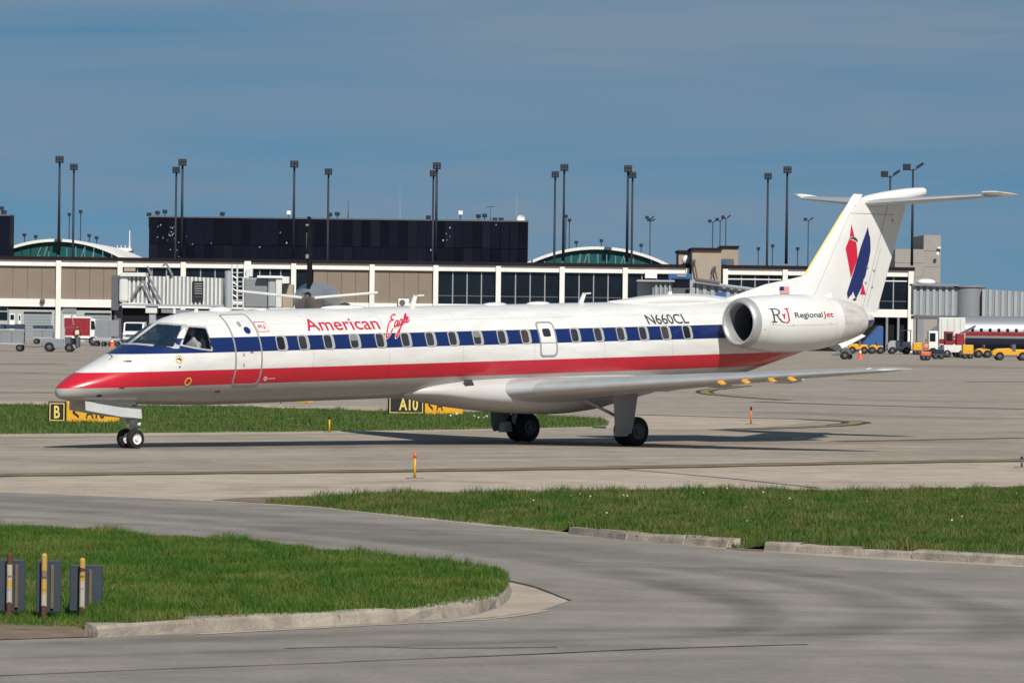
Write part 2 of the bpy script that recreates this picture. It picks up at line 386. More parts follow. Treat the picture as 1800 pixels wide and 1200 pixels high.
def soft_strip(name, pix, wd, z, mt, label):
    P = [gnd(*q) for q in pix]; P = [Vector((q[0], q[1], z)) for q in smooth_line([(q.x, q.y) for q in P], 8)]; mb = MB(); fade = []; n = len(P)
    for i, q in enumerate(P):
        d = (P[min(i+1, n-1)]-P[max(i-1, 0)]); d.normalize(); nn = Vector((-d.y, d.x, 0)); e = min(1, i/4, (n-1-i)/4)
        for k, f_ in ((-1, 0), (-.45, .85), (0, 1), (.45, .85), (1, 0)): mb.v.append(tuple(q+nn*(wd*.5*k))); fade.append(f_*e)
    mb.f = [(5*i+k, 5*i+k+1, 5*i+k+6, 5*i+k+5) for i in range(n-1) for k in range(4)]
    o = mb.build(name, mt); at_ = o.data.attributes.new('fade', 'FLOAT', 'POINT'); at_.data.foreach_set('value', fade); tag(o, label, kind='structure')
for i, (pix, wd, mt, lab) in enumerate([
    ([(-100, 872), (150, 888), (400, 905), (700, 935), (1000, 966), (1300, 995), (1700, 1025)], 2.2, 'rubber', 'dark tyre band along the far lane of the road'),
    ([(-100, 885), (200, 905), (500, 930), (800, 962), (1050, 1000), (1250, 1040), (1330, 1075)], 1.3, 'rubber', 'dark tyre band curving right of the island'),
    ([(1000, 985), (1250, 1005), (1450, 1035), (1560, 1075), (1500, 1110), (1300, 1130)], 1.0, 'rubber', 'curved tyre mark turning round at the right'),
    ([(1200, 990), (1450, 1015), (1650, 1050), (1760, 1090), (1740, 1130)], .9, 'rubber', 'outer curved tyre mark at the right'),
    ([(1050, 1010), (1200, 1035), (1330, 1070), (1330, 1100), (1230, 1120)], .7, 'rubber', 'inner curved tyre mark at the right'),
    ([(-60, 1138), (300, 1126), (700, 1113), (1100, 1108), (1500, 1105), (1900, 1100)], .9, 'rubber', 'dark tyre band in front of the kerb'),
    ([(-60, 1160), (300, 1150), (700, 1136), (1000, 1126), (1400, 1116), (1900, 1112)], .5, 'rubber', 'thin tyre band near the foreground seam'),
    ([(-60, 1190), (400, 1172), (900, 1162), (1400, 1150), (1900, 1140)], 1.2, 'pale', 'pale worn band in the foreground road'),
    ([(-100, 900), (300, 925), (600, 955), (850, 990), (1000, 1025), (1080, 1060)], 1.0, 'pale', 'pale worn band beside the grass island'),
    ([(0, 792), (400, 787), (900, 783), (1400, 779), (1800, 776)], 4.0, 'rubber', 'dark rubber band along the middle of the taxiway'),
    ([(0, 812), (500, 806), (1000, 801), (1800, 792)], 3.0, 'pale', 'pale worn band on the near side of the taxiway'),
    ([(620, 850), (760, 846), (900, 850)], 1.2, 'rubber', 'oily stain on the pale shoulder'), ([(380, 866), (480, 858), (620, 856)], 1.6, 'rubber', 'dark stain by the tip of the soil'),
    ([(1250, 690), (1500, 700), (1800, 708)], 6, 'pale', 'pale band on the apron at right'), ([(1280, 722), (1500, 730), (1800, 738)], 5, 'rubber', 'faint dark band on the apron at right'), ([(0, 655), (60, 656), (110, 656)], 12, 'rubber', 'faint dark band on the apron at left'), ([(1560, 640), (1700, 645), (1850, 650)], 16, 'rubber', 'faint dark band on the far apron at right')]):
    soft_strip('paving_stain', pix, wd, .0155+.0006*i, M[mt], lab)

# kerbs: runs of cast stones
def kerb_run(label, pix, back, wd=.22, h=.145, stone=1.7, seed=1, jit=.018):
    rr = random.Random(seed)
    root = thing('kerb', label, None); root['kind'] = 'structure'
    P = [gnd(*q) for q in pix]; pts = []
    for i in range(len(P)-1):
        d = (P[i+1]-P[i]).length; k = max(1, round(d/stone))
        for j in range(k): pts.append(P[i].lerp(P[i+1], j/k))
    pts.append(P[-1])
    for i in range(len(pts)-1):
        a_, b_ = pts[i], pts[i+1]; d = (b_-a_).normalized(); nn = Vector((-d.y, d.x, 0))*back
        e = .009; a2, b2 = a_+d*e, b_-d*e; hh = h+rr.uniform(-jit, jit); o_ = rr.uniform(-.01, .01)
        prof = [(o_, 0), (o_+.025, hh-.03), (o_+.055, hh), (o_+wd, hh+.006), (o_+wd, 0)]
        V = []
        for q in (a2, a2.lerp(b2, .5), b2):
            for x, z in prof:
                s_ = Vector((rr.uniform(-.018, .018), rr.uniform(-.018, .018), rr.uniform(-.022, .008) if z > .05 else 0)); V.append(q+nn*x+Vector((0, 0, z))+s_)
        n = 5; F = [tuple(range(n)), tuple(range(3*n-1, 2*n-1, -1))]
        for k in range(2):
            for j in range(n): F.append((k*n+j, k*n+(j+1) % n, (k+1)*n+(j+1) % n, (k+1)*n+j))
        MB().add(V, F).build('kerb_stone', M['kerb'], root)
    return root
KA = [(172, 1121), (347, 1112), (600, 1099), (700, 1094), (782, 1087), (840, 1079), (876, 1068), (893, 1054), (897, 1040), (890, 1026)]
kerb_run('pale concrete kerb edging the near grass island', KA, 1, seed=3)
kerb_run('pale concrete kerb beside the right grass verge, left run', [(1000, 938), (1100, 949), (1200, 957), (1278, 963)], 1, seed=4, h=.13)
kerb_run('pale concrete kerb beside the right grass verge, right run', [(1340, 968), (1400, 971), (1500, 977), (1600, 983), (1800, 994), (2000, 1004)], 1, seed=5, h=.13)
sheet('gutter', [(893, 1024), (940, 1034), (985, 1051), (1000, 1057), (960, 1071), (880, 1084), (782, 1092), (840, 1081), (876, 1070), (896, 1054), (900, 1040)], .009, M['shoulder'], 'pale concrete gutter at the tip of the grass island')
strip('gutter_edge', [(347, 1115), (600, 1102), (782, 1093), (880, 1086), (960, 1073)], .12, .0095, M['shoulder'], 'narrow pale gutter in front of the kerb')
sheet('bare_soil', [(-60, 1092), (100, 1096), (160, 1104), (174, 1120), (100, 1122), (-60, 1127)], .012, M['soil'], 'bare brown soil at the left end of the kerb')
sheet('bare_soil', [(372, 879), (430, 875), (520, 873), (640, 872), (720, 873), (640, 884), (560, 890), (470, 885)], .011, M['soil'], 'bare brown soil at the left tip of the right grass verge')
sheet('bare_soil', [(1276, 958), (1310, 957), (1345, 962), (1342, 969), (1310, 968), (1276, 964)], .011, M['soil'], 'bare brown soil in the gap between two kerbs')
sheet('bare_soil', [(1560, 859), (1700, 857), (1850, 853), (1850, 859), (1700, 861), (1560, 862)], .011, M['soil'], 'bare brown soil along the back of the right grass verge')

# turf and grass
def grass_mat(name, base, dry, patchscale=.75):
    mt = bpy.data.materials.new(name); mt.use_nodes = True
    n = mt.node_tree.nodes; l = mt.node_tree.links; b = n['Principled BSDF']; b.inputs['Roughness'].default_value = .6; b.inputs['Specular IOR Level'].default_value = .25
    t = n.new('ShaderNodeTexCoord'); z = n.new('ShaderNodeTexNoise'); z.inputs['Scale'].default_value = patchscale; z.inputs['Detail'].default_value = 6; z.inputs['Roughness'].default_value = .7
    l.new(t.outputs['Object'], z.inputs['Vector'])
    g_ = n.new('ShaderNodeNewGeometry'); r1 = n.new('ShaderNodeMapRange'); r1.inputs['From Min'].default_value = .43; r1.inputs['From Max'].default_value = .63
    l.new(z.outputs['Fac'], r1.inputs['Value'])
    ad = n.new('ShaderNodeMath'); ad.operation = 'MULTIPLY_ADD'; ad.inputs[1].default_value = .55; l.new(g_.outputs['Random Per Island'], ad.inputs[0]); 
    sb = n.new('ShaderNodeMath'); sb.operation = 'SUBTRACT'; sb.inputs[1].default_value = .22; l.new(r1.outputs[0], sb.inputs[0]); l.new(sb.outputs[0], ad.inputs[2])
    mi = n.new('ShaderNodeMix'); mi.data_type = 'RGBA'; mi.inputs['A'].default_value = (*base, 1); mi.inputs['B'].default_value = (*dry, 1); l.new(ad.outputs[0], mi.inputs['Factor'])
    l.new(mi.outputs['Result'], b.inputs['Base Color'])
    tl = n.new('ShaderNodeBsdfTranslucent'); l.new(mi.outputs['Result'], tl.inputs['Color']); ms = n.new('ShaderNodeMixShader'); ms.inputs[0].default_value = .3
    l.new(b.outputs[0], ms.inputs[1]); l.new(tl.outputs[0], ms.inputs[2]); l.new(ms.outputs[0], n['Material Output'].inputs['Surface'])
    return mt
M['grass'] = grass_mat('grass_near', (.050, .140, .014), (.165, .200, .042))
M['grass2'] = grass_mat('grass_mid', (.052, .130, .017), (.180, .185, .052))
M['grass3'] = grass_mat('grass_far', (.078, .148, .028), (.140, .180, .050))
def seg_dist(x, y, line):
    d = np.full(len(x), 1e9)
    for (ax_, ay), (bx, by) in zip(line[:-1], line[1:]):
        vx, vy = bx-ax_, by-ay; t = np.clip(((x-ax_)*vx+(y-ay)*vy)/(vx*vx+vy*vy), 0, 1)
        d = np.minimum(d, np.hypot(x-ax_-t*vx, y-ay-t*vy))
    return d
def lawn(name, label, front, back, zf, z_back, hump, density, hh, wd, mt, seed):
    """front and back edges in the photograph -> a humped sheet of turf with blades on it"""
    A = [gnd(*q) for q in front]; B = [gnd(*q) for q in back]
    for q, f_ in zip(A, front): q.z = zf(f_[0])
    def resample(P, n):
        L_ = [0]
        for i in range(1, len(P)): L_.append(L_[-1]+(P[i]-P[i-1]).length)
        o = []
        for k in range(n):
            t = L_[-1]*k/(n-1); i = max(1, min(len(P)-1, int(np.searchsorted(L_, t)))); o.append(P[i-1].lerp(P[i], (t-L_[i-1])/max(1e-6, L_[i]-L_[i-1])))
        return o
    n, m_ = 60, 14; A_, B_ = resample(A, n), resample(B, n); mb = MB(); rr = np.random.RandomState(seed)
    for i in range(n):
        for j in range(m_):
            t = j/(m_-1); q = A_[i].lerp(B_[i], t); z = A_[i].z*(1-t)+z_back*t+hump*math.sin(math.pi*t)*min(1, .08+i/9, .3+(n-1-i)/6)
            mb.v.append((q.x, q.y, z+(0 if j in (0, m_-1) else rr.uniform(-.01, .015))))
    mb.f = [(i*m_+j, (i+1)*m_+j, (i+1)*m_+j+1, i*m_+j+1) for i in range(n-1) for j in range(m_-1)]
    base = mb.build(name+'_turf', M['turf'], smooth=True); tag(base, label.replace('grass', 'turf ground under the grass', 1), kind='structure')
    V = np.array(mb.v).reshape(n, m_, 3)
    # blades, spread evenly by cell area
    c = V[:-1, :-1]; ar = np.linalg.norm(np.cross(V[1:, :-1]-c, V[:-1, 1:]-c), axis=2).ravel()
    cnt = rr.poisson(ar*density); idx = np.repeat(np.arange(len(ar)), cnt); k = len(idx)
    i_, j_ = idx//(m_-1), idx % (m_-1); a_, b_ = rr.rand(k, 1), rr.rand(k, 1)
    P = V[i_, j_]*(1-a_)*(1-b_)+V[i_+1, j_]*a_*(1-b_)+V[i_, j_+1]*(1-a_)*b_+V[i_+1, j_+1]*a_*b_
    bare = np.sin(P[:, 0]*.83+1.7*np.sin(P[:, 1]*.31+seed))*np.sin(P[:, 1]*.47+1.3*np.sin(P[:, 0]*.6))+.5*np.sin(P[:, 0]*2.9+P[:, 1]*1.1)*np.sin(P[:, 1]*1.7-P[:, 0]*1.3)
    keep_ = rr.rand(k) > np.clip((bare-.45)*1.6, 0, .85); P = P[keep_]; k = len(P)
    P[:, 0] += rr.normal(0, wd*2, k); P[:, 1] += rr.normal(0, .05, k)
    edge = (j_[keep_] == 0) & (rr.rand(k) < .5) & (P[:, 2] > .09); P[:, 1] -= np.where(edge, rr.uniform(0, .16, k), 0)
    # clumpiness
    cl = .5+.5*np.sin(P[:, 0]*1.9+np.sin(P[:, 1]*.7)*2)*np.sin(P[:, 1]*.9+P[:, 0]*.4)
    cl2 = .5+.5*np.sin(P[:, 0]*6.1+P[:, 1]*2.3)*np.sin(P[:, 1]*3.1-P[:, 0]*2.2)
    tuft = np.clip(np.sin(P[:, 0]*3.3+np.sin(P[:, 1]*2.1)*1.5)*np.sin(P[:, 1]*2.7+P[:, 0]*.9)-.55, 0, .45)*2.6
    h = rr.uniform(hh[0], hh[1], k)*(.5+.4*cl+.35*cl2+tuft)*np.where(rr.rand(k) < .01, 1.35, 1)
    th = rr.uniform(0, 2*np.pi, k); w_ = wd*rr.uniform(.6, 1.3, k); ln = rr.uniform(.1, .8, k)*h; lt = rr.uniform(0, 2*np.pi, k)
    T = np.empty((k, 5, 3)); dx, dy = np.cos(th)*w_/2, np.sin(th)*w_/2
    T[:, 0] = P+np.stack([-dx, -dy, -.01*np.ones(k)], 1); T[:, 1] = P+np.stack([dx, dy, -.01*np.ones(k)], 1)
    mid = P+np.stack([np.cos(lt)*ln*.35, np.sin(lt)*ln*.35, h*.6], 1)
    T[:, 2] = mid+np.stack([dx*.7, dy*.7, 0*h], 1); T[:, 3] = mid-np.stack([dx*.7, dy*.7, 0*h], 1)
    T[:, 4] = P+np.stack([np.cos(lt)*ln, np.sin(lt)*ln, h], 1)
    me = bpy.data.meshes.new(name); me.vertices.add(k*5); me.vertices.foreach_set('co', T.reshape(-1))
    base_i = np.arange(k)*5
    loops = np.stack([base_i, base_i+1, base_i+2, base_i+3, base_i+3, base_i+2, base_i+4], 1).reshape(-1).astype(np.int32)
    starts = np.stack([np.arange(k)*7, np.arange(k)*7+4], 1).reshape(-1).astype(np.int32)
    me.loops.add(len(loops)); me.loops.foreach_set('vertex_index', loops); me.polygons.add(2*k); me.polygons.foreach_set('loop_start', starts)
    me.update(calc_edges=True)
    o = link(name, me, mt); tag(o, label, 'grass', None, 'stuff'); del o['category']
    return V, rr
NF = [(-70, 1098), (60, 1101), (140, 1104), (172, 1117), (347, 1109.5), (600, 1096.5), (700, 1091.5), (782, 1084.5), (840, 1076.5), (874, 1065.5), (889, 1052), (891, 1040), (888, 1031)]
NB = [(-70, 925), (100, 934), (250, 945), (400, 955), (560, 972), (700, 990), (800, 1006), (860, 1020), (886, 1031)]
lawn('grass', 'lush green grass on the near island beside the road', NF, NB, lambda u: -.01 if u < 150 else .128, .02, .10, 1900, (.035, .105), .009, M['grass'], 1)
RF = [(470, 884.5), (560, 891), (640, 900), (770, 913), (900, 926), (990, 935), (1005, 936.5), (1100, 947.5), (1200, 955.5), (1262, 960.5), (1277, 961.7), (1300, 964.5), (1325, 966), (1340, 966.5), (1400, 969.8), (1500, 975.5), (1600, 981.5), (1800, 992.5), (1960, 1001)]
RB = [(466, 882.5), (540, 879.5), (600, 878), (700, 876), (810, 873), (900, 869), (960, 868), (1020, 867), (1090, 866), (1180, 866), (1240, 866), (1270, 866), (1320, 866), (1450, 867), (1550, 866), (1650, 864), (1800, 860), (1960, 857)]
V2, rr2 = lawn('grass', 'rough green grass on the verge between road and taxiway', RF, RB, lambda u: .112 if 1004 < u < 1278 or u > 1338 else -.012, -.01, .12, 950, (.04, .125), .013, M['grass2'], 2)
FF = [(-150, 765), (100, 762.5), (400, 760), (700, 757), (900, 754), (1065, 749.5)]
FB = [(-150, 711), (150, 713), (400, 716), (650, 723), (900, 728), (1060, 738)]
V3, rr3 = lawn('grass', 'mown green grass strip on the far side of the taxiway', FF, FB, lambda u: -.01, -.01, .06, 200, (.04, .11), .03, M['grass3'], 3)
# small white flowers in the verge
mb = MB(); 
for k in range(24):
    i, j = rr2.randint(18, 58), rr2.randint(1, 12); q = V2[i, j]; x, y, z = q[0]+rr2.uniform(-.3, .3), q[1]+rr2.uniform(-.5, .5), q[2]+rr2.uniform(.08, .15)
    mb.ball((x, y, z), rr2.uniform(.008, .018), 5, 4)
for k in range(8):
    mb.ball((rr3.uniform(-2.2, -.6), rr3.uniform(152, 157), rr3.uniform(.08, .16)), rr3.uniform(.02, .04), 5, 4)
o = mb.build('wildflowers', M['white']); tag(o, 'tiny white wildflowers dotted through the right grass verge', kind='stuff')

# ================================================================== THE TAXIING REGIONAL JET
# local frame: x = metres aft of the main wheels, y = to starboard, z = up; stations s are counted from the nose tip
A_YAW, S_M, Z_F, NOSE_DOWN = 0.73751, 16.6524, 2.494, 0.026766
ST = np.array([
 [0.0, -.705, -.735, -.72, .012], [.03, -.61, -.82, -.715, .12], [.10, -.54, -.86, -.70, .21], [.25, -.44, -.905, -.67, .33], [.5, -.31, -.945, -.62, .47], [.8, -.18, -.975, -.56, .60],
 [1.2, -.02, -1.0, -.47, .735], [1.7, .19, -1.025, -.37, .865], [2.2, .42, -1.05, -.28, .955], [2.6, .65, -1.07, -.21, 1.01], [3.0, .87, -1.09, -.14, 1.055], [3.4, 1.02, -1.105, -.08, 1.09],
 [3.8, 1.10, -1.12, -.04, 1.115], [4.4, 1.138, -1.135, -.01, 1.135], [5.2, 1.14, -1.14, 0, 1.14], [19.5, 1.14, -1.14, 0, 1.14], [20.5, 1.14, -1.115, 0, 1.135], [21.5, 1.13, -1.02, .02, 1.11],
 [22.5, 1.11, -.85, .08, 1.06], [23.5, 1.07, -.62, .17, .98], [24.5, 1.02, -.40, .26, .86], [25.5, .96, -.15, .36, .68], [26.5, .87, .03, .44, .47], [27.2, .78, .16, .46, .32], [27.6, .70, .28, .49, .20], [27.8, .60, .40, .50, .07]])
def _pch(x, y):
    h = np.diff(x); d = np.diff(y)/h; mm = np.zeros(len(x)); mm[0] = d[0]; mm[-1] = d[-1]
    for i in range(1, len(x)-1):
        if d[i-1]*d[i] > 0:
            w1 = 2*h[i]+h[i-1]; w2 = h[i]+2*h[i-1]; mm[i] = (w1+w2)/(w1/d[i-1]+w2/d[i])
    return mm
_MS = [_pch(ST[:, 0], ST[:, k]) for k in range(1, 5)]
def sec(s):
    x = ST[:, 0]; i = int(min(max(np.searchsorted(x, s)-1, 0), len(x)-2)); h = x[i+1]-x[i]; t = (s-x[i])/h
    return [ST[i, k]*(1+2*t)*(1-t)**2+h*_MS[k-1][i]*t*(1-t)**2+ST[i+1, k]*t*t*(3-2*t)+h*_MS[k-1][i+1]*t*t*(t-1) for k in range(1, 5)]
def gfun(s, p, z):
    zt, zb, zc, wd = sec(s); r = (zt-zc) if z >= zc else (zc-zb); return (p/wd)**2+((z-zc)/r)**2-1
def gnormal(s, p, z):
    e = 1e-3; n = Vector(((gfun(s+e, p, z)-gfun(s-e, p, z)), (gfun(s, p+e, z)-gfun(s, p-e, z)), (gfun(s, p, z+e)-gfun(s, p, z-e)))); return n.normalized()
def loc(s, p, z): return (s-S_M, -p, z+Z_F)                     # z relative to the tube's centre line
def locz(s, p, z): return (s-S_M, -p, z)                        # z above the ground datum
def on_side(s, z, off, side=1):
    zt, zb, zc, wd = sec(s); r = (zt-zc) if z >= zc else (zc-zb); k = max(-.999, min(.999, (z-zc)/r)); p = wd*math.sqrt(1-k*k)
    n = gnormal(s, p, z)*off; return loc(s+n[0], side*(p+n[1]), z+n[2])
def on_angle(s, deg, off, side=1):
    """angle above the horizontal, seen from the tube's centre"""
    zt, zb, zc, wd = sec(s); r = (zt-zc) if deg >= 0 else (zc-zb); a_ = R(deg); p, z = wd*math.cos(a_), zc+r*math.sin(a_)
    n = gnormal(s, p, z)*off; return loc(s+n[0], side*(p+n[1]), z+n[2])
def on_front(p, z, off, side=1):
    lo, hi = .8, 4.5
    for _ in range(30):
        md = (lo+hi)/2
        if gfun(md, p, z) > 0: lo = md
        else: hi = md
    n = gnormal(hi, p, z)*off; return loc(hi+n[0], side*(p+n[1]), z+n[2])
def rounded(pts, r, n=4):
    P = [Vector((q[0], q[1])) for q in pts]; O_ = []
    for i, q in enumerate(P):
        a_, b_ = P[i-1], P[(i+1) % len(P)]; da, db = (a_-q), (b_-q); rr = min(r, da.length*.45, db.length*.45)
        s0, s1 = q+da.normalized()*rr, q+db.normalized()*rr
        for k in range(n+1):
            t = k/n; O_.append(tuple((1-t)**2*s0+2*t*(1-t)*q+t*t*s1))
    return O_
def inset(poly, d):
    """move each edge of a polygon inwards (d>0) or outwards (d<0)"""
    P = [Vector((q[0], q[1])) for q in poly]; c = sum(P, Vector((0, 0)))/len(P); O_ = []
    for i, q in enumerate(P):
        e1 = (q-P[i-1]).normalized(); e2 = (P[(i+1) % len(P)]-q).normalized(); n1 = Vector((-e1.y, e1.x)); n2 = Vector((-e2.y, e2.x))
        n_ = (n1+n2); n_ = n_/max(.3, n_.length_squared/2) if n_.length > 1e-6 else n1
        if n_.dot(c-q) < 0: n_ = -n_
        O_.append(tuple(q+n_*d))
    return O_
def fine(poly, step=.12):
    O_ = []
    for i, q in enumerate(poly):
        b_ = poly[(i+1) % len(poly)]; k = max(1, int(math.dist(q, b_)/step))
        for j in range(k): t = j/k; O_.append((q[0]*(1-t)+b_[0]*t, q[1]*(1-t)+b_[1]*t))
    return O_
def patch(poly, proj, off, rings=4):
    poly = fine(poly); c = (sum(q[0] for q in poly)/len(poly), sum(q[1] for q in poly)/len(poly)); n = len(poly); mb = MB()
    for k in range(rings):
        t = 1-k/rings
        for q in poly: mb.v.append(proj(c[0]+(q[0]-c[0])*t, c[1]+(q[1]-c[1])*t, off))
    mb.v.append(proj(c[0], c[1], off)); e = len(mb.v)-1
    for k in range(rings-1):
        for i in range(n): mb.f.append((k*n+i, k*n+(i+1) % n, (k+1)*n+(i+1) % n, (k+1)*n+i))
    for i in range(n): mb.f.append(((rings-1)*n+i, (rings-1)*n+(i+1) % n, e))
    return mb
def ring(outer, inner, proj, off, depth=.01):
    """raised frame: outer and inner outlines with the same number of points"""
    n = len(outer); mb = MB()
    for pl, o_ in ((outer, off-depth), (outer, off), (inner, off), (inner, off-depth)):
        for q in pl: mb.v.append(proj(q[0], q[1], o_))
    for k in range(3):
        for i in range(n): mb.f.append((k*n+i, k*n+(i+1) % n, (k+1)*n+(i+1) % n, (k+1)*n+i))
    return mb
def wrap_text(me, proj, off):
    for v in me.vertices: v.co = proj(v.co.x, v.co.y, off)
    me.update()

def livery(name):
    mt = bpy.data.materials.new(name); mt.use_nodes = True
    n = mt.node_tree.nodes; l = mt.node_tree.links; b = n['Principled BSDF']; b.inputs['Roughness'].default_value = .28; b.inputs['Coat Weight'].default_value = .35; b.inputs['Coat Roughness'].default_value = .08
    t = n.new('ShaderNodeTexCoord'); sp = n.new('ShaderNodeSeparateXYZ'); l.new(t.outputs['Object'], sp.inputs[0])
    def band(lo, hi):
        a_ = n.new('ShaderNodeMath'); a_.operation = 'GREATER_THAN'; a_.inputs[1].default_value = Z_F+lo; l.new(sp.outputs['Z'], a_.inputs[0])
        b_ = n.new('ShaderNodeMath'); b_.operation = 'LESS_THAN'; b_.inputs[1].default_value = Z_F+hi; l.new(sp.outputs['Z'], b_.inputs[0])
        c_ = n.new('ShaderNodeMath'); c_.operation = 'MULTIPLY'; l.new(a_.outputs[0], c_.inputs[0]); l.new(b_.outputs[0], c_.inputs[1]); return c_.outputs[0]
    def over(base, col, f):
        m_ = n.new('ShaderNodeMix'); m_.data_type = 'RGBA'; m_.inputs['B'].default_value = (*col, 1); l.new(f, m_.inputs['Factor'])
        if isinstance(base, tuple): m_.inputs['A'].default_value = (*base, 1)
        else: l.new(base, m_.inputs['A'])
        return m_.outputs['Result']
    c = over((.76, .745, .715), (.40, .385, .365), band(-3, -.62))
    c = over(c, (.008, .022, .115), band(.155, .51)); c = over(c, (.56, .012, .030), band(-.62, -.26))
    # grime, drawn out along the body and heavier in blotches
    mp_ = n.new('ShaderNodeMapping'); mp_.inputs['Scale'].default_value = (.5, 2, 2.5); l.new(t.outputs['Object'], mp_.inputs['Vector'])
    z = n.new('ShaderNodeTexNoise'); z.inputs['Scale'].default_value = 1.6; z.inputs['Detail'].default_value = 8; z.inputs['Roughness'].default_value = .7; l.new(mp_.outputs[0], z.inputs['Vector'])
    r_ = n.new('ShaderNodeMapRange'); r_.inputs['From Min'].default_value = .35; r_.inputs['From Max'].default_value = .75; r_.inputs['To Min'].default_value = 1.03; r_.inputs['To Max'].default_value = .80; l.new(z.outputs['Fac'], r_.inputs['Value'])
    v = n.new('ShaderNodeVectorMath'); v.operation = 'SCALE'; l.new(c, v.inputs[0]); l.new(r_.outputs[0], v.inputs['Scale'])
    # skin joints: thin dull lines round the tube and one along it
    mo = n.new('ShaderNodeMath'); mo.operation = 'FLOORED_MODULO'; mo.inputs[1].default_value = 2.43; l.new(sp.outputs['X'], mo.inputs[0])
    lt = n.new('ShaderNodeMath'); lt.operation = 'LESS_THAN'; lt.inputs[1].default_value = .014; l.new(mo.outputs[0], lt.inputs[0])
    ln2 = band(.80, .808); mxx = n.new('ShaderNodeMath'); mxx.operation = 'MAXIMUM'; l.new(lt.outputs[0], mxx.inputs[0]); l.new(ln2, mxx.inputs[1])
    r3 = n.new('ShaderNodeMapRange'); r3.inputs['To Min'].default_value = 1.0; r3.inputs['To Max'].default_value = .70; l.new(mxx.outputs[0], r3.inputs['Value'])
    v2 = n.new('ShaderNodeVectorMath'); v2.operation = 'SCALE'; l.new(v.outputs[0], v2.inputs[0]); l.new(r3.outputs[0], v2.inputs['Scale']); l.new(v2.outputs[0], b.inputs['Base Color'])
    # lower skin is duller
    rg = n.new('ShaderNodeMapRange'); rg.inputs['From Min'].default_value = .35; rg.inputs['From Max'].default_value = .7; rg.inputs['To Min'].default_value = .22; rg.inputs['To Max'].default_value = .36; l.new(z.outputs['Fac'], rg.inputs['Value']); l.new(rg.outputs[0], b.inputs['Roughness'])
    return mt
M['livery'] = livery('jet_livery')
M['jetwhite'] = mat('jet_white_paint', (.75, .735, .705), .3, var=.05, vscale=1.2, coat=.3)
M['jetgrey'] = mat('jet_grey_paint', (.54, .53, .51), .4, var=.09, vscale=1.5, stretch=(.5, 2, 2))
M['wingtop'] = mat('wing_grey_paint', (.46, .47, .48), .35, .15, var=.08, vscale=1.2)
M['vort'] = mat('faded_orange_paint', (.55, .30, .06), .5, var=.2)
M['gearshade'] = mat('gear_door_shaded_grey', (.30, .285, .27), .5, var=.15, vscale=2)  # wing's shade painted into the main gear door grey
M['doorgrey'] = mat('gear_door_paint', (.52, .52, .51), .4, var=.08, vscale=2)
M['polish'] = mat('polished_metal_lip', (.55, .55, .54), .42, .55, var=.08)
M['nacelle'] = mat('nacelle_paint', (.75, .735, .705), .32, var=.05, vscale=1.0, coat=.25)
M['soot'] = mat('sooty_rear_cowl', (.60, .57, .53), .45, var=.25, vscale=2.2, stretch=(.4, 2, 2))
M['fan'] = mat('dark_fan', (.012, .014, .03), .45, .3)
M['framegrey'] = mat('door_outline_grey', (.27, .28, .28), .5)
M['winframe'] = mat('window_frame_alloy', (.50, .50, .48), .4, .3)
M['cabglass'] = mat('cabin_window_glass', (.035, .035, .042), .12, var=.5, vscale=1.2, spec=.5)
M['cabglass2'] = mat('cabin_window_glass_warm', (.055, .040, .042), .15, var=.4, vscale=1.5, spec=.4); M['cabglass3'] = mat('cabin_window_glass_dark', (.016, .018, .026), .1, spec=.5); M['blind'] = mat('window_blind', (.20, .19, .18), .7)
M['screenglass'] = glassmat('windscreen_glass', (.012, .026, .050), .16, .05)  # dark blue base colour stands in for the reflected sky
M['cockglass'] = glassmat('cockpit_glass', (.006, .010, .020), .62, .04)
M['rubberd'] = mat('dark_seal', (.03, .03, .03), .8)
M['redink'] = mat('red_lettering', (.55, .015, .05), .4)
M['greyink'] = mat('grey_lettering', (.045, .05, .065), .45)
M['logored'] = mat('emblem_red', (.60, .012, .045), .35, coat=.2)
M['logoblue'] = mat('emblem_blue', (.012, .022, .13), .35, coat=.2)
M['yellowle'] = mat('yellow_edge', (.72, .50, .13), .5)
M['cockpit'] = mat('cockpit_lining', (.035, .035, .04), .9)

JET = thing('regional_jet', 'white regional jet with blue and red stripes taxiing towards the left', 'airplane')
_o = Vector((-10.66723, 115.95660, 0)); _ax = Vector((math.cos(A_YAW), math.sin(A_YAW), 0))
JET.location = _o+_ax*S_M
JET.rotation_mode = 'XYZ'; JET.rotation_euler = (0, -NOSE_DOWN, A_YAW)

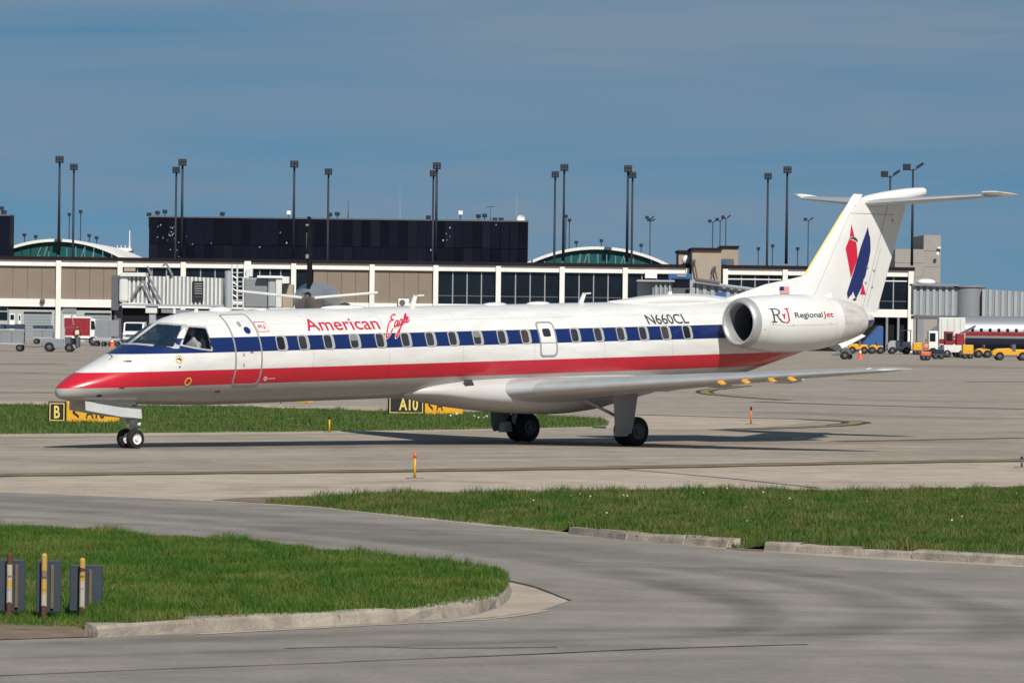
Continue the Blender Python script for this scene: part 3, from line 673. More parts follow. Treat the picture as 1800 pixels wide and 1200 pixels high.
# ---- fuselage with cut window openings
WS = [(.044, .389), (.269, .391), (.556, .366), (.906, .294), (.621, .803), (.393, .831), (.074, .847)]   # windscreen seen from the front (p, z)
SW = [(3.40, .775), (3.835, .742), (3.80, .215), (3.40, .268), (3.005, .352)]                              # side window (s, z)
def skin(offset, cut):
    S = list(np.concatenate([[0, .01, .03, .06, .1, .16, .25], np.arange(.35, 1.9, .12), np.arange(1.95, 4.2, .028), np.arange(4.3, 5.3, .2), np.arange(5.6, 19.5, .7), np.arange(19.6, 27.75, .3), [27.8]]))
    n = 144; mb = MB(); key = []
    for s in S:
        zt, zb, zc, wd = sec(s)
        for i in range(n):
            t = 2*math.pi*i/n; p, z = wd*math.sin(t), zc+((zt-zc) if math.cos(t) >= 0 else (zc-zb))*math.cos(t)
            if offset:
                k = max(.02, 1-offset/max(wd, .03)); p *= k; z = zc+(z-zc)*k
            key.append((s, p, z)); mb.v.append(loc(s, p, z))
    for j in range(len(S)-1):
        for i in range(n):
            a_, b_, c_, d_ = j*n+i, j*n+(i+1) % n, (j+1)*n+(i+1) % n, (j+1)*n+i
            if cut and 1.9 < S[j] < 4.2:
                s = (key[a_][0]+key[c_][0])/2; p = abs(key[a_][1]+key[c_][1])/2; z = (key[a_][2]+key[c_][2])/2
                if z > 0 and (inpoly(s, z, SW) or (s < 3.4 and inpoly(p, z, WS))): continue
            mb.f.append((a_, b_, c_, d_))
    return mb
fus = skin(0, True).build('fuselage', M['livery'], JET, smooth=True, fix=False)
lin = skin(.05, True)
keep = []
for f in lin.f:
    xs = sum(lin.v[i][0] for i in f)/4+S_M
    if 1.0 < xs < 4.8: keep.append(f)
lin.f = keep
lin.build('cockpit_lining', M['cockpit'], JET, smooth=True, fix=False)
MB().lathe([(-.02, 0), (-.02, 1.05), (.02, 1.05), (.02, 0)], 'x', loc(4.6, 0, 0), 32).build('cockpit_bulkhead', M['cockpit'], JET)
MB().box(loc(2.75, 0, .12), (.5, 1.5, .22)).build('instrument_panel', M['cockpit'], JET)
for sd in (1, -1):
    seat = MB(); seat.box(loc(3.95, sd*.48, .0), (.10, .46, .9)); seat.box(loc(3.95, sd*.48, .55), (.09, .24, .24)); seat.box(loc(3.7, sd*.48, -.45), (.5, .46, .1))
    seat.build('pilot_seat', M['greyd'], JET, bevel=.02)
for sd in (1, -1):
    pj = lambda a_, b_, o_, sd=sd: on_front(max(a_, .012), b_, o_, sd)
    wp = rounded(inset(WS, -.012), .05)
    pane = patch(wp, pj, .004).build('windscreen', M['screenglass'], JET, smooth=True)
    n_o = rounded(inset(WS, -.026), .035); n_i = rounded(inset(WS, .008), .03)
    ring(n_o, n_i, pj, .012, .014).build('frame', M['winframe'], pane, smooth=False)
    pj = lambda a_, b_, o_, sd=sd: on_side(a_, b_, o_, sd)
    pane = patch(rounded(inset(SW, -.012), .06), pj, .004).build('side_window', M['cockglass'], JET, smooth=True)
    ring(rounded(inset(SW, -.028), .05), rounded(inset(SW, .010), .04), pj, .012, .014).build('frame', M['winframe'], pane)

# ---- cabin windows, both sides
WIN = [5.97, 6.66, 7.46, 8.30, 9.13, 9.96, 10.77, 11.52, 12.34, 13.17, 13.97, 15.68, 16.50, 17.30, 18.09, 18.89, 19.67]
def rrect(cx, cz, w_, h_, r=.08): return rounded([(cx-w_/2, cz-h_/2), (cx+w_/2, cz-h_/2), (cx+w_/2, cz+h_/2), (cx-w_/2, cz+h_/2)], r)
for sd in (1, -1):
    pj = lambda a_, b_, o_, sd=sd: on_side(a_, b_, o_, sd)
    for s in WIN:
        if sd < 0 and (s > 12 or s < 6): continue
        wn = patch(rrect(s-.025, .335, .27, .34), pj, .005, 3).build('cabin_window', M[('cabglass', 'cabglass2', 'cabglass', 'cabglass3')[int(s*7.3) % 4]], JET, smooth=True)
        if sd > 0 and int(s*3.7) % 5 == 0: patch(rrect(s-.03, .42, .225, .14, .04), pj, .0075, 2).build('blind', M['blind'], wn)
        ring(rrect(s, .335, .345, .372, .10), rrect(s-.03, .335, .235, .315, .075), pj, .012, .012).build('frame', M['winframe'], wn)  # wide bright aft side stands in for the sunlit window reveal
pj1 = lambda a_, b_, o_: on_side(a_, b_, o_, 1)
pja = lambda a_, b_, o_: on_angle(a_, b_, o_, 1)
# forward door and over-wing exit
KD = 1.14*math.pi/180                                           # metres of skin per degree
pjm = lambda a_, b_, o_: on_angle(a_, b_/KD, o_, 1)
mb = MB(); S_ = np.linspace(4.52, 5.29, 5); T_ = np.linspace(-34, 65.5, 30)
for s in S_:
    for t in T_: mb.v.append(pja(s, t, .004))
mb.f = [(i*30+j, (i+1)*30+j, (i+1)*30+j+1, i*30+j+1) for i in range(4) for j in range(29)]
door = mb.build('door', M['livery'], JET, smooth=True)
def box_ring(s0, s1, t0, t1, wd, off, depth):
    cs, ct = (s0+s1)/2, (t0+t1)/2*KD; w_, h_ = s1-s0, (t1-t0)*KD; k = int(h_/.07)
    def rect(w_, h_, r):
        O_ = []
        for cx, cy, a0 in ((1, -1, -90), (1, 1, 0), (-1, 1, 90), (-1, -1, 180)):
            for j in range(5): t = R(a0+j*22.5); O_.append((cs+cx*(w_/2-r)+r*math.cos(t), ct+cy*(h_/2-r)+r*math.sin(t)))
            if cy*cx < 0 and cx > 0 or cy > 0 and cx < 0:
                x, y0_, y1_ = cs+cx*w_/2, ct-(h_/2-r), ct+(h_/2-r)
                for j in range(1, k): t = j/k; O_.append((x, (y0_+(y1_-y0_)*t) if cx > 0 else (y1_+(y0_-y1_)*t)))
        return O_
    return ring(rect(w_, h_, .12), rect(w_-2*wd, h_-2*wd, .12-wd*.6), pjm, off, depth)
box_ring(4.485, 5.325, -35, 66.5, .042, .012, .012).build('door_frame', M['framegrey'], door)
mb = MB().add([pj1(*q, .012) for q in ((4.73, -.20), (4.775, -.20), (4.775, .12), (4.73, .12))], [(0, 1, 2, 3)]); mb.build('handle', M['framegrey'], door)
patch(rrect(4.87, .81, .10, .12, .05), pj1, .012, 2).build('door_window', M['framegrey'], door)
patch(rounded([(5.02+.10*math.cos(k*math.pi/6), .66+.085*math.sin(k*math.pi/6)) for k in range(12)], .02), pj1, .013, 2).build('round_decal', M['logoblue'], door)
ex = MB(); S_ = np.linspace(14.44, 14.98, 4); T_ = np.linspace(-9, 36.5, 14)
for s in S_:
    for t in T_: ex.v.append(pja(s, t, .005))
ex.f = [(i*14+j, (i+1)*14+j, (i+1)*14+j+1, i*14+j+1) for i in range(3) for j in range(13)]
exo = ex.build('overwing_exit', M['jetwhite'], JET, smooth=True)
box_ring(14.41, 15.01, -9.6, 37.5, .045, .013, .012).build('exit_frame', M['framegrey'], exo)
patch(rrect(14.70, .42, .27, .20, .06), pj1, .012, 2).build('exit_window', M['cabglass'], exo)
mb = MB().add([pj1(*q, .010) for q in ((14.46, .155), (14.96, .155), (14.96, .175), (14.46, .175))], [(0, 1, 2, 3)]); mb.build('exit_seam', M['framegrey'], exo)

# ---- lettering
def lettering(name, body, s0, s1, t0, t1, mt, proj, off=.011, bold=.012, label=None, shear=0.0, parent=None, cuts=5):
    me = text_mesh(body, 1.0, shear, bold); fit_text(me, s0, s1, t0, t1); bisect(me, 1, [t0+(t1-t0)*k/cuts for k in range(1, cuts)])
    wrap_text(me, proj, off); o = link(name, me, mt, parent or JET)
    if label: o['label'] = label
    return o
def ink(name, lines, wd, s0, s1, t0, t1, mt, proj, off=.011, label=None):
    P, F = strokes([smooth_line(l_, 5) for l_ in lines], wd); mb = MB(); mb.v = [proj(s0+(q[0])*(s1-s0), t0+q[1]*(t1-t0), off) for q in P]; mb.f = F
    o = mb.build(name, mt, JET)
    if label: o['label'] = label
    return o
lettering('lettering', 'American', 6.90, 9.24, 32.3, 51.5, M['redink'], pja, bold=.006, label='red block lettering above the front windows')
EAG = [[(.30, .93), (.26, .99), (.18, .97), (.10, .86), (.12, .76), (.22, .72), (.13, .69), (.03, .57), (.02, .36), (.05, .15), (.10, .04), (.16, .06), (.22, .18), (.27, .36)],
       [(.46, .66), (.40, .68), (.33, .58), (.32, .46), (.37, .42), (.43, .50), (.46, .64), (.45, .48), (.49, .44), (.54, .52)],
       [(.66, .70), (.60, .73), (.54, .64), (.53, .52), (.58, .48), (.63, .56), (.67, .70), (.64, .38), (.62, .16), (.57, .03), (.53, .10), (.57, .26), (.66, .44), (.72, .58)],
       [(.72, .58), (.80, .80), (.81, .97), (.77, .99), (.74, .84), (.74, .64), (.78, .58), (.83, .62)],
       [(.83, .64), (.91, .72), (.93, .80), (.89, .84), (.85, .76), (.86, .63), (.92, .60), (1.0, .70)]]
pjs = lambda a_, b_, o_: pja(a_+.37*(b_-27)/25, b_, o_)                # slanted script
ink('script_outline', EAG, .105, 9.36, 10.04, 19.0, 57, M['jetwhite'], pjs, .0135)
ink('script_lettering', EAG, .066, 9.36, 10.04, 19.0, 57, M['redink'], pjs, .0165, 'thin red script lettering dipping over the blue stripe')
lettering('registration', 'N660CL', 18.36, 19.84, 29.2, 44.8, M['greyink'], pja, bold=.008, label='grey registration letters above the rear windows', shear=0)
# small nose markings
def ringmark(s, z, r, mt, wd=.03):
    o_ = [(s+r*math.cos(k*math.pi/10), z+r*math.sin(k*math.pi/10)) for k in range(20)]; i_ = [(s+(r-wd)*math.cos(k*math.pi/10), z+(r-wd)*math.sin(k*math.pi/10)) for k in range(20)]
    ring(o_, i_, pj1, .010, .006).build('round_marking', mt, JET)
ringmark(2.86, .02, .10, M['yellowle']); ringmark(3.16, -.52, .10, M['yellowle'])
P, F = strokes([[(2.80, .03), (2.92, .01)], [(2.86, .06), (2.90, -.02)]], .025); MB().add([pj1(q[0], q[1], .010) for q in P], F).build('marking', M['greyink'], JET)
for s, z, w_, h_, mt in ((1.66, -.01, .10, .03, 'greyink'), (1.58, -.012, .05, .03, 'framegrey'), (4.19, -.79, .16, .05, 'redink'), (2.86, -.16, .05, .03, 'greyink'), (12.18, -.79, .0, .0, 'rubberd'), (5.0, .135, .10, .03, 'redink'), (.86, -.80, .12, .05, 'rubberd'), (1.35, -.62, .14, .02, 'greyink')):
    if w_: patch(rrect(s, z, w_, h_, .01), pj1, .010, 2).build('marking', M[mt], JET)
lettering('small_lettering', 'EMBRAER', 5.57, 5.80, -27.5, -25.6, M['jetwhite'], pja, bold=0, label='tiny white lettering on the red stripe', cuts=2)
ringmark(5.50, -.51, .05, M['jetwhite'], .02)
lettering('small_lettering', 'RJ', 5.42, 5.62, 37, 43, M['redink'], pja, bold=0, label='tiny red lettering behind the door', cuts=2)
mb = ring(rrect(5.52, .735, .34, .24, .01), rrect(5.52, .735, .32, .22, .01), pj1, .009, .004); mb.build('lettering_box', M['redink'], JET)

# ---- belly fairing
def loft(rows, n=40, ex=2.6):
    mb = MB()
    for s, zt, zb, wd in rows:
        zc, rz_ = (zt+zb)/2, (zt-zb)/2
        for i in range(n):
            t = 2*math.pi*i/n; c_, s_ = math.cos(t), math.sin(t)
            mb.v.append(locz(s, wd*math.copysign(abs(s_)**(2/ex), s_), zc+rz_*math.copysign(abs(c_)**(2/ex), c_)))
    k = len(rows)
    for j in range(k-1):
        for i in range(n): mb.f.append((j*n+i, j*n+(i+1) % n, (j+1)*n+(i+1) % n, (j+1)*n+i))
    mb.f += [tuple(range(n)), tuple((k-1)*n+i for i in range(n))]; return mb
def dens(rows, k=5):
    a_ = np.array(rows); ms = [_pch(a_[:, 0], a_[:, j]) for j in range(1, a_.shape[1])]; O_ = []
    for i in range(len(a_)-1):
        for q in range(k):
            t = q/k; h = a_[i+1, 0]-a_[i, 0]
            O_.append([a_[i, 0]+h*t]+[a_[i, j]*(1+2*t)*(1-t)**2+h*ms[j-1][i]*t*(1-t)**2+a_[i+1, j]*t*t*(3-2*t)+h*ms[j-1][i+1]*t*t*(t-1) for j in range(1, a_.shape[1])])
    O_.append(list(a_[-1])); return O_
fairing = loft(dens([(10.3, 1.62, 1.42, .45), (11.2, 1.74, 1.30, .92), (12.5, 1.84, 1.06, 1.20), (13.5, 1.86, .94, 1.30), (14.5, 1.86, .85, 1.34), (15.6, 1.86, .80, 1.34), (16.6, 1.86, .86, 1.32), (17.5, 1.84, 1.02, 1.26), (18.6, 1.76, 1.2, 1.05), (19.8, 1.62, 1.42, .5)])).build('belly_fairing', M['jetgrey'], JET, smooth=True)
MB().add([locz(*q) for q in ((11.92, 1.075, 1.655), (12.20, 1.10, 1.655), (12.20, 1.005, 1.79), (11.92, .985, 1.79))], [(0, 1, 2, 3)]).build('air_inlet', M['rubberd'], fairing)

# ---- wings
def foil(n=14):
    xs = [(1-math.cos(math.pi*k/n))/2 for k in range(n+1)]
    th = lambda x: 5*(.2969*math.sqrt(x)-.126*x-.3516*x*x+.2843*x**3-.1036*x**4)
    cam_ = lambda x: .018*(1-(2*x-.8)**2)
    return [(x, cam_(x)+th(x)) for x in xs[::-1]]+[(x, cam_(x)-th(x)) for x in xs[1:-1]]
FOIL = foil()
def wing_loft(secs, side, vertical=False):
    """secs: (span, s_le, chord, z, thickness, twist)"""
    mb = MB(); n = len(FOIL)
    for sp_, sle, ch, z, tk, tw in secs:
        for x, y in FOIL:
            yy = y*tk; xs_, zs_ = x*ch, yy*ch
            xr, zr = xs_*math.cos(tw)+zs_*math.sin(tw), -xs_*math.sin(tw)+zs_*math.cos(tw)
            mb.v.append(locz(sle+xr, side*sp_, z+zr) if not vertical else locz(sle+xs_, (y-.018*(1-(2*x-.8)**2))*tk*ch, sp_))
    for j in range(len(secs)-1):
        for i in range(n): mb.f.append((j*n+i, j*n+(i+1) % n, (j+1)*n+(i+1) % n, (j+1)*n+i))
    mb.f += [tuple(range(n)), tuple((len(secs)-1)*n+i for i in range(n))]; return mb
WS_SEC = [(.9, 12.85, 5.0, 1.47, 1.35/10, R(1.5)), (1.35, 13.15, 4.75, 1.50, 1.35/10, R(1.5)), (1.8, 13.55, 4.38, 1.525, 1.3/10, R(1)), (3.3, 14.36, 3.60, 1.615, .125, R(.5)), (5.5, 15.50, 2.72, 1.755, .12, 0), (7.8, 16.70, 1.85, 1.90, .115, R(-.5)), (9.7, 17.70, 1.15, 2.015, .11, R(-1)), (9.95, 17.95, .85, 2.03, .09, R(-1)), (10.03, 18.2, .5, 2.035, .05, 0)]
for sd in (1, -1):
    wg = wing_loft(WS_SEC, sd).build('wing', M['wingtop'], JET, smooth=True, sharp=50)
    # leading-edge strip and flap gap
    le = MB(); n = 9
    for sp_, sle, ch, z, tk, tw in WS_SEC[2:7]:
        for k in range(n):
            x, y = FOIL[len(FOIL)//2-4+k]
            le.v.append(locz(sle+x*ch-.006, sd*sp_, z+y*tk*ch*1.02-math.sin(tw)*x*ch))
    for j in range(4):
        for k in range(n-1): le.f.append((j*n+k, j*n+k+1, (j+1)*n+k+1, (j+1)*n+k))
    le.build('leading_edge', M['polish'], wg, smooth=True)
    if sd == 1:
        for u_, v_, pp_ in ((1320, 667, 6.2), (1358, 664.5, 6.75), (1400, 662, 7.35), (1432, 660, 7.8)):
            sle = 13.15+.5365*(pp_-1.35)-.02; zz = 1.50+.0605*(pp_-1.35)
            mb = MB()
            for ds, k_ in ((-.03, .55), (.10, 1), (.40, .8)):
                mb.v += [locz(sle+ds*.6, pp_-.075*k_, zz-.05-.085*k_), locz(sle+ds*.6, pp_+.075*k_, zz-.05-.085*k_), locz(sle+ds*.6, pp_, zz-.02)]
            mb.f = [(0, 1, 2), (6, 8, 7), (0, 3, 4, 1), (3, 6, 7, 4), (1, 4, 5, 2), (4, 7, 8, 5), (0, 2, 5, 3), (3, 5, 8, 6)]; mb.build('vortilon', M['vort'], wg)
        mb = MB().ball(locz(17.78, 9.45, 2.02), (.16, .09, .06)); mb.ball(locz(17.92, 9.75, 2.035), (.10, .05, .04)); mb.build('navigation_light', M['jetwhite'], wg, smooth=True)
        for pp_ in (2.2, 4.2, 6.4):
            ste = 17.9+.06*(pp_-2)
            mb = MB().lathe([(-.9, .01), (-.6, .07), (-.1, .09), (.3, .06), (.45, .01)], 'x', locz(ste, pp_, 1.40+.065*pp_-.10), 10); mb.build('flap_fairing', M['jetgrey'], wg, smooth=True)

# ---- fin, rudder, tailplane
fle = lambda z: 25.15+.887*(z-4.26)
fte = lambda z: 27.92+.409*(z-3.09)
zs = [3.2, 3.7, 4.2, 4.7, 5.2, 5.7, 6.1, 6.34]
fin = wing_loft([(z, fle(z), fte(z)-fle(z), 0, .105 if z < 6.2 else .09, 0) for z in zs], 1, True).build('fin', M['jetwhite'], JET, smooth=True, sharp=50)
def fin_half(s, z):
    c_ = fte(z)-fle(z); x = min(max((s-fle(z))/c_, 0), 1); return .105*c_*5*(.2969*math.sqrt(x)-.126*x-.3516*x*x+.2843*x**3-.1036*x**4)
pfin = lambda s, z, o_: locz(s, fin_half(s, z)+o_, z)
mb = MB()
zz = np.linspace(4.25, 5.95, 12)
for z in zz:
    for x in (-.012, .02, .05): mb.v.append(locz(fle(z)+x*1.6, fin_half(fle(z)+max(x, .001), z)+.008 if x > 0 else 0, z))
mb.f = [(3*i+k, 3*i+3+k, 3*i+4+k, 3*i+1+k) for i in range(11) for k in range(2)]; mb.build('leading_edge', M['yellowle'], fin)
# hinge line of the rudder and the seams
def seam(a_, b_, wd=.012, nm='seam', par=None, off=.006, n=8):
    P = [(a_[0]+(b_[0]-a_[0])*k/n, a_[1]+(b_[1]-a_[1])*k/n) for k in range(n+1)]; q, F = strokes([P], wd); MB().add([pfin(v[0], v[1], off) for v in q], F).build(nm, M['framegrey'], par or fin)
M['seamlight'] = mat('seam_grey', (.52, .51, .49), .6)
seam((27.30, 3.25), (28.35, 6.15), .014); seam((27.52, 3.35), (28.05, 4.95), .014); seam((25.36, 3.72), (26.80, 5.88), .010); seam((26.62, 5.92), (28.6, 5.86), .012)
for s, z in ((27.50, 4.43), (27.43, 4.02), (27.78, 4.35), (27.72, 3.9), (28.55, 5.7)): MB().ball(pfin(s, z, .01), (.04, .02, .035), 6, 5).build('hinge_fairing', M['framegrey'], fin)
def emblem(pts, mt, nm='emblem', off=.006):
    me = poly_mesh([(q[0], q[1], 0) for q in pts], nm); bisect(me, 0, np.arange(26.4, 27.8, .12)); wrap_text(me, pfin, off); o = link(nm, me, mt, fin); return o
e1 = emblem([(26.85, 5.62), (26.77, 5.27), (26.95, 5.27)], M['logored']); e1['label'] = 'red tip of the tail emblem'
e2 = emblem([(26.74, 5.21), (26.59, 4.96), (26.80, 4.15), (27.07, 4.67), (27.05, 4.95), (27.02, 5.12), (26.93, 5.16)], M['logored']); e2['label'] = 'red lozenge of the tail emblem'
e3 = emblem([(27.50, 5.54), (27.20, 4.98), (26.94, 4.38), (26.64, 3.75), (26.68, 3.58), (26.76, 3.66), (26.84, 3.70), (26.90, 3.79), (26.96, 3.68), (27.03, 3.58), (27.10, 3.68), (27.28, 3.91), (27.34, 4.1), (27.42, 4.2), (27.48, 4.41), (27.55, 4.6), (27.62, 4.88), (27.62, 5.0), (27.60, 5.24), (27.55, 5.34)], M['logoblue']); e3['label'] = 'dark blue slash of the tail emblem'
emblem([(27.32, 4.0), (27.20, 3.70), (27.45, 3.69)], M['logored'])
# dark bird head between the red pieces, and the small claws below the slash
emblem([(26.72, 5.235), (26.80, 5.215), (26.92, 5.20), (27.08, 5.12), (27.06, 5.20), (26.97, 5.26), (26.86, 5.255)], M['greyink'], off=.009)
emblem([(26.88, 3.57), (26.95, 3.53), (27.06, 3.56), (27.02, 3.60), (26.95, 3.60)], M['greyink'], off=.009)
# dorsal fin
mb = MB(); ss = np.linspace(21.9, 26.0, 22); nt_ = 8
ztop = lambda s: float(np.interp(s, [21.9, 22.4, 23.65, 24.6, 25.17, 25.45, 25.75, 26.0], [3.60, 3.72, 4.02, 4.15, 4.24, 4.40, 4.74, 5.0]))
for s in ss:
    for sd in (1, -1):
        for k in range(nt_):
            t = k/(nt_-1); zb_ = 3.35; z = zb_+(ztop(s)-zb_)*t; wd = (.015+.075*(1-t)+.26*(1-t)**3)*min(1, (s-21.8)*1.2)*(1 if s < 25 else 1); mb.v.append(locz(s, sd*wd, z))
q = 2*nt_
for i in range(len(ss)-1):
    for sd in (0, 1):
        for k in range(nt_-1): a_ = i*q+sd*nt_+k; mb.f.append((a_, a_+1, a_+1+q, a_+q))
    a_ = i*q+nt_-1; mb.f.append((a_, a_+nt_, a_+nt_+q, a_+q))
mb.build('dorsal_fin', M['jetwhite'], JET, smooth=True, sharp=60)
# flag on the dorsal fin
def flagq(s0, s1, z0, z1, mt, nm, par, off):
    o = MB().add([locz(s, .072+off-.09*(z-3.86), z) for s, z in ((s0, z0), (s1, z0), (s1, z1), (s0, z1))], [(0, 1, 2, 3)]).build(nm, mt, par); return o
flag = flagq(24.12, 24.48, 3.755, 3.955, M['jetwhite'], 'flag', JET, .012); flag['label'] = 'small striped flag on the dorsal fin'
for k in range(7): flagq(24.12, 24.48, 3.757+k*.0286, 3.757+k*.0286+.0143, M['redink'], 'stripe', flag, .015)
flagq(24.12, 24.28, 3.85, 3.955, M['logoblue'], 'canton', flag, .018)
# tailplane
for sd in (1, -1):
    tp = wing_loft([(.0, 27.35, 2.25, 6.17, .10, R(-1)), (.25, 27.45, 2.15, 6.185, .10, R(-1)), (2.0, 28.02, 1.60, 6.275, .095, R(-1)), (3.4, 28.45, 1.13, 6.345, .09, R(-1)), (3.48, 28.5, 1.05, 6.35, .07, R(-1))], sd).build('tailplane', M['wingtop'], JET, smooth=True, sharp=50)
    wing_loft([(3.47, 28.42, 1.15, 6.445, .08, R(5)), (3.70, 28.50, 1.05, 6.455, .07, R(5)), (3.80, 28.75, .80, 6.45, .03, R(5))], sd).build('elevator_horn', M['jetwhite'], tp, smooth=True, sharp=50)
    MB().add([locz(28.80, sd*.4, 6.30), locz(28.83, sd*.4, 6.30), locz(29.17, sd*3.35, 6.42), locz(29.14, sd*3.35, 6.42)], [(0, 1, 2, 3)]).build('hinge_line', M['framegrey'], tp)
mb = MB(); prof = dens([(27.35, 6.30, 6.16, .04), (27.55, 6.38, 6.14, .13), (28.0, 6.46, 6.16, .18), (28.7, 6.545, 6.20, .19), (29.4, 6.60, 6.30, .17), (29.8, 6.61, 6.37, .13), (29.9, 6.59, 6.41, .09)], 3)
loft(prof, 24, 2.2).build('tail_bullet', M['jetwhite'], JET, smooth=True)
MB().add([locz(*q) for q in ((26.93, .0, 6.30), (27.05, .12, 6.10), (27.30, .13, 6.42), (27.05, .04, 6.44), (27.05, -.12, 6.10), (27.30, -.13, 6.42))], [(0, 1, 2), (0, 2, 3), (0, 3, 5), (0, 5, 4), (3, 2, 5)]).build('fin_cap', M['jetwhite'], JET)
loft(dens([(17.9, 3.66, 3.52, .10), (18.4, 3.70, 3.5, .28), (19.2, 3.77, 3.5, .36), (20.1, 3.81, 3.5, .38), (21.0, 3.78, 3.5, .34), (21.8, 3.70, 3.5, .24), (22.4, 3.6, 3.5, .12)], 4), 24, 2.2).build('dorsal_hump', M['jetwhite'], JET, smooth=True)
def blade(s, h, ch, sweep, z0=3.62, nm='antenna', bar=0):
    mb = MB().prism([(s, z0), (s+ch, z0), (s+ch*.75+sweep, z0+h), (s+sweep, z0+h)], -.02, .02, 'y'); 
    if bar: mb.prism([(s+sweep, z0+h-.035), (s+sweep+bar, z0+h-.035), (s+sweep+bar, z0+h), (s+sweep, z0+h)], -.02, .02, 'y')
    mb.v = [locz(q[0], q[1], q[2]) for q in mb.v]; mb.build(nm, M['jetwhite'], JET)
blade(11.04, .30, .14, .14, bar=.32); blade(16.82, .27, .14, .16, bar=.26); blade(20.02, .10, .14, .04, 3.78)
blade(3.50, .12, .06, .01, 3.58); blade(4.15, .06, .1, .02)
for s, l_, h, z in ((8.85, .75, .07, 3.63), (4.95, .35, .10, 3.62), (13.9, .4, .06, 3.63), (15.4, .4, .06, 3.63), (6.2, .2, .04, 3.63)): MB().ball(locz(s, 0, z), (l_, .16, h)).build('antenna_fairing', M['jetwhite'], JET, smooth=True)
MB().ball(locz(8.9, .0, 3.70), (.17, .08, .06)).build('beacon', M['rubberd'], JET, smooth=True)
MB().bar(loc(1.45, .25, .10), loc(1.30, .36, .16), .018, .010, 6).build('probe', M['rubberd'], JET)

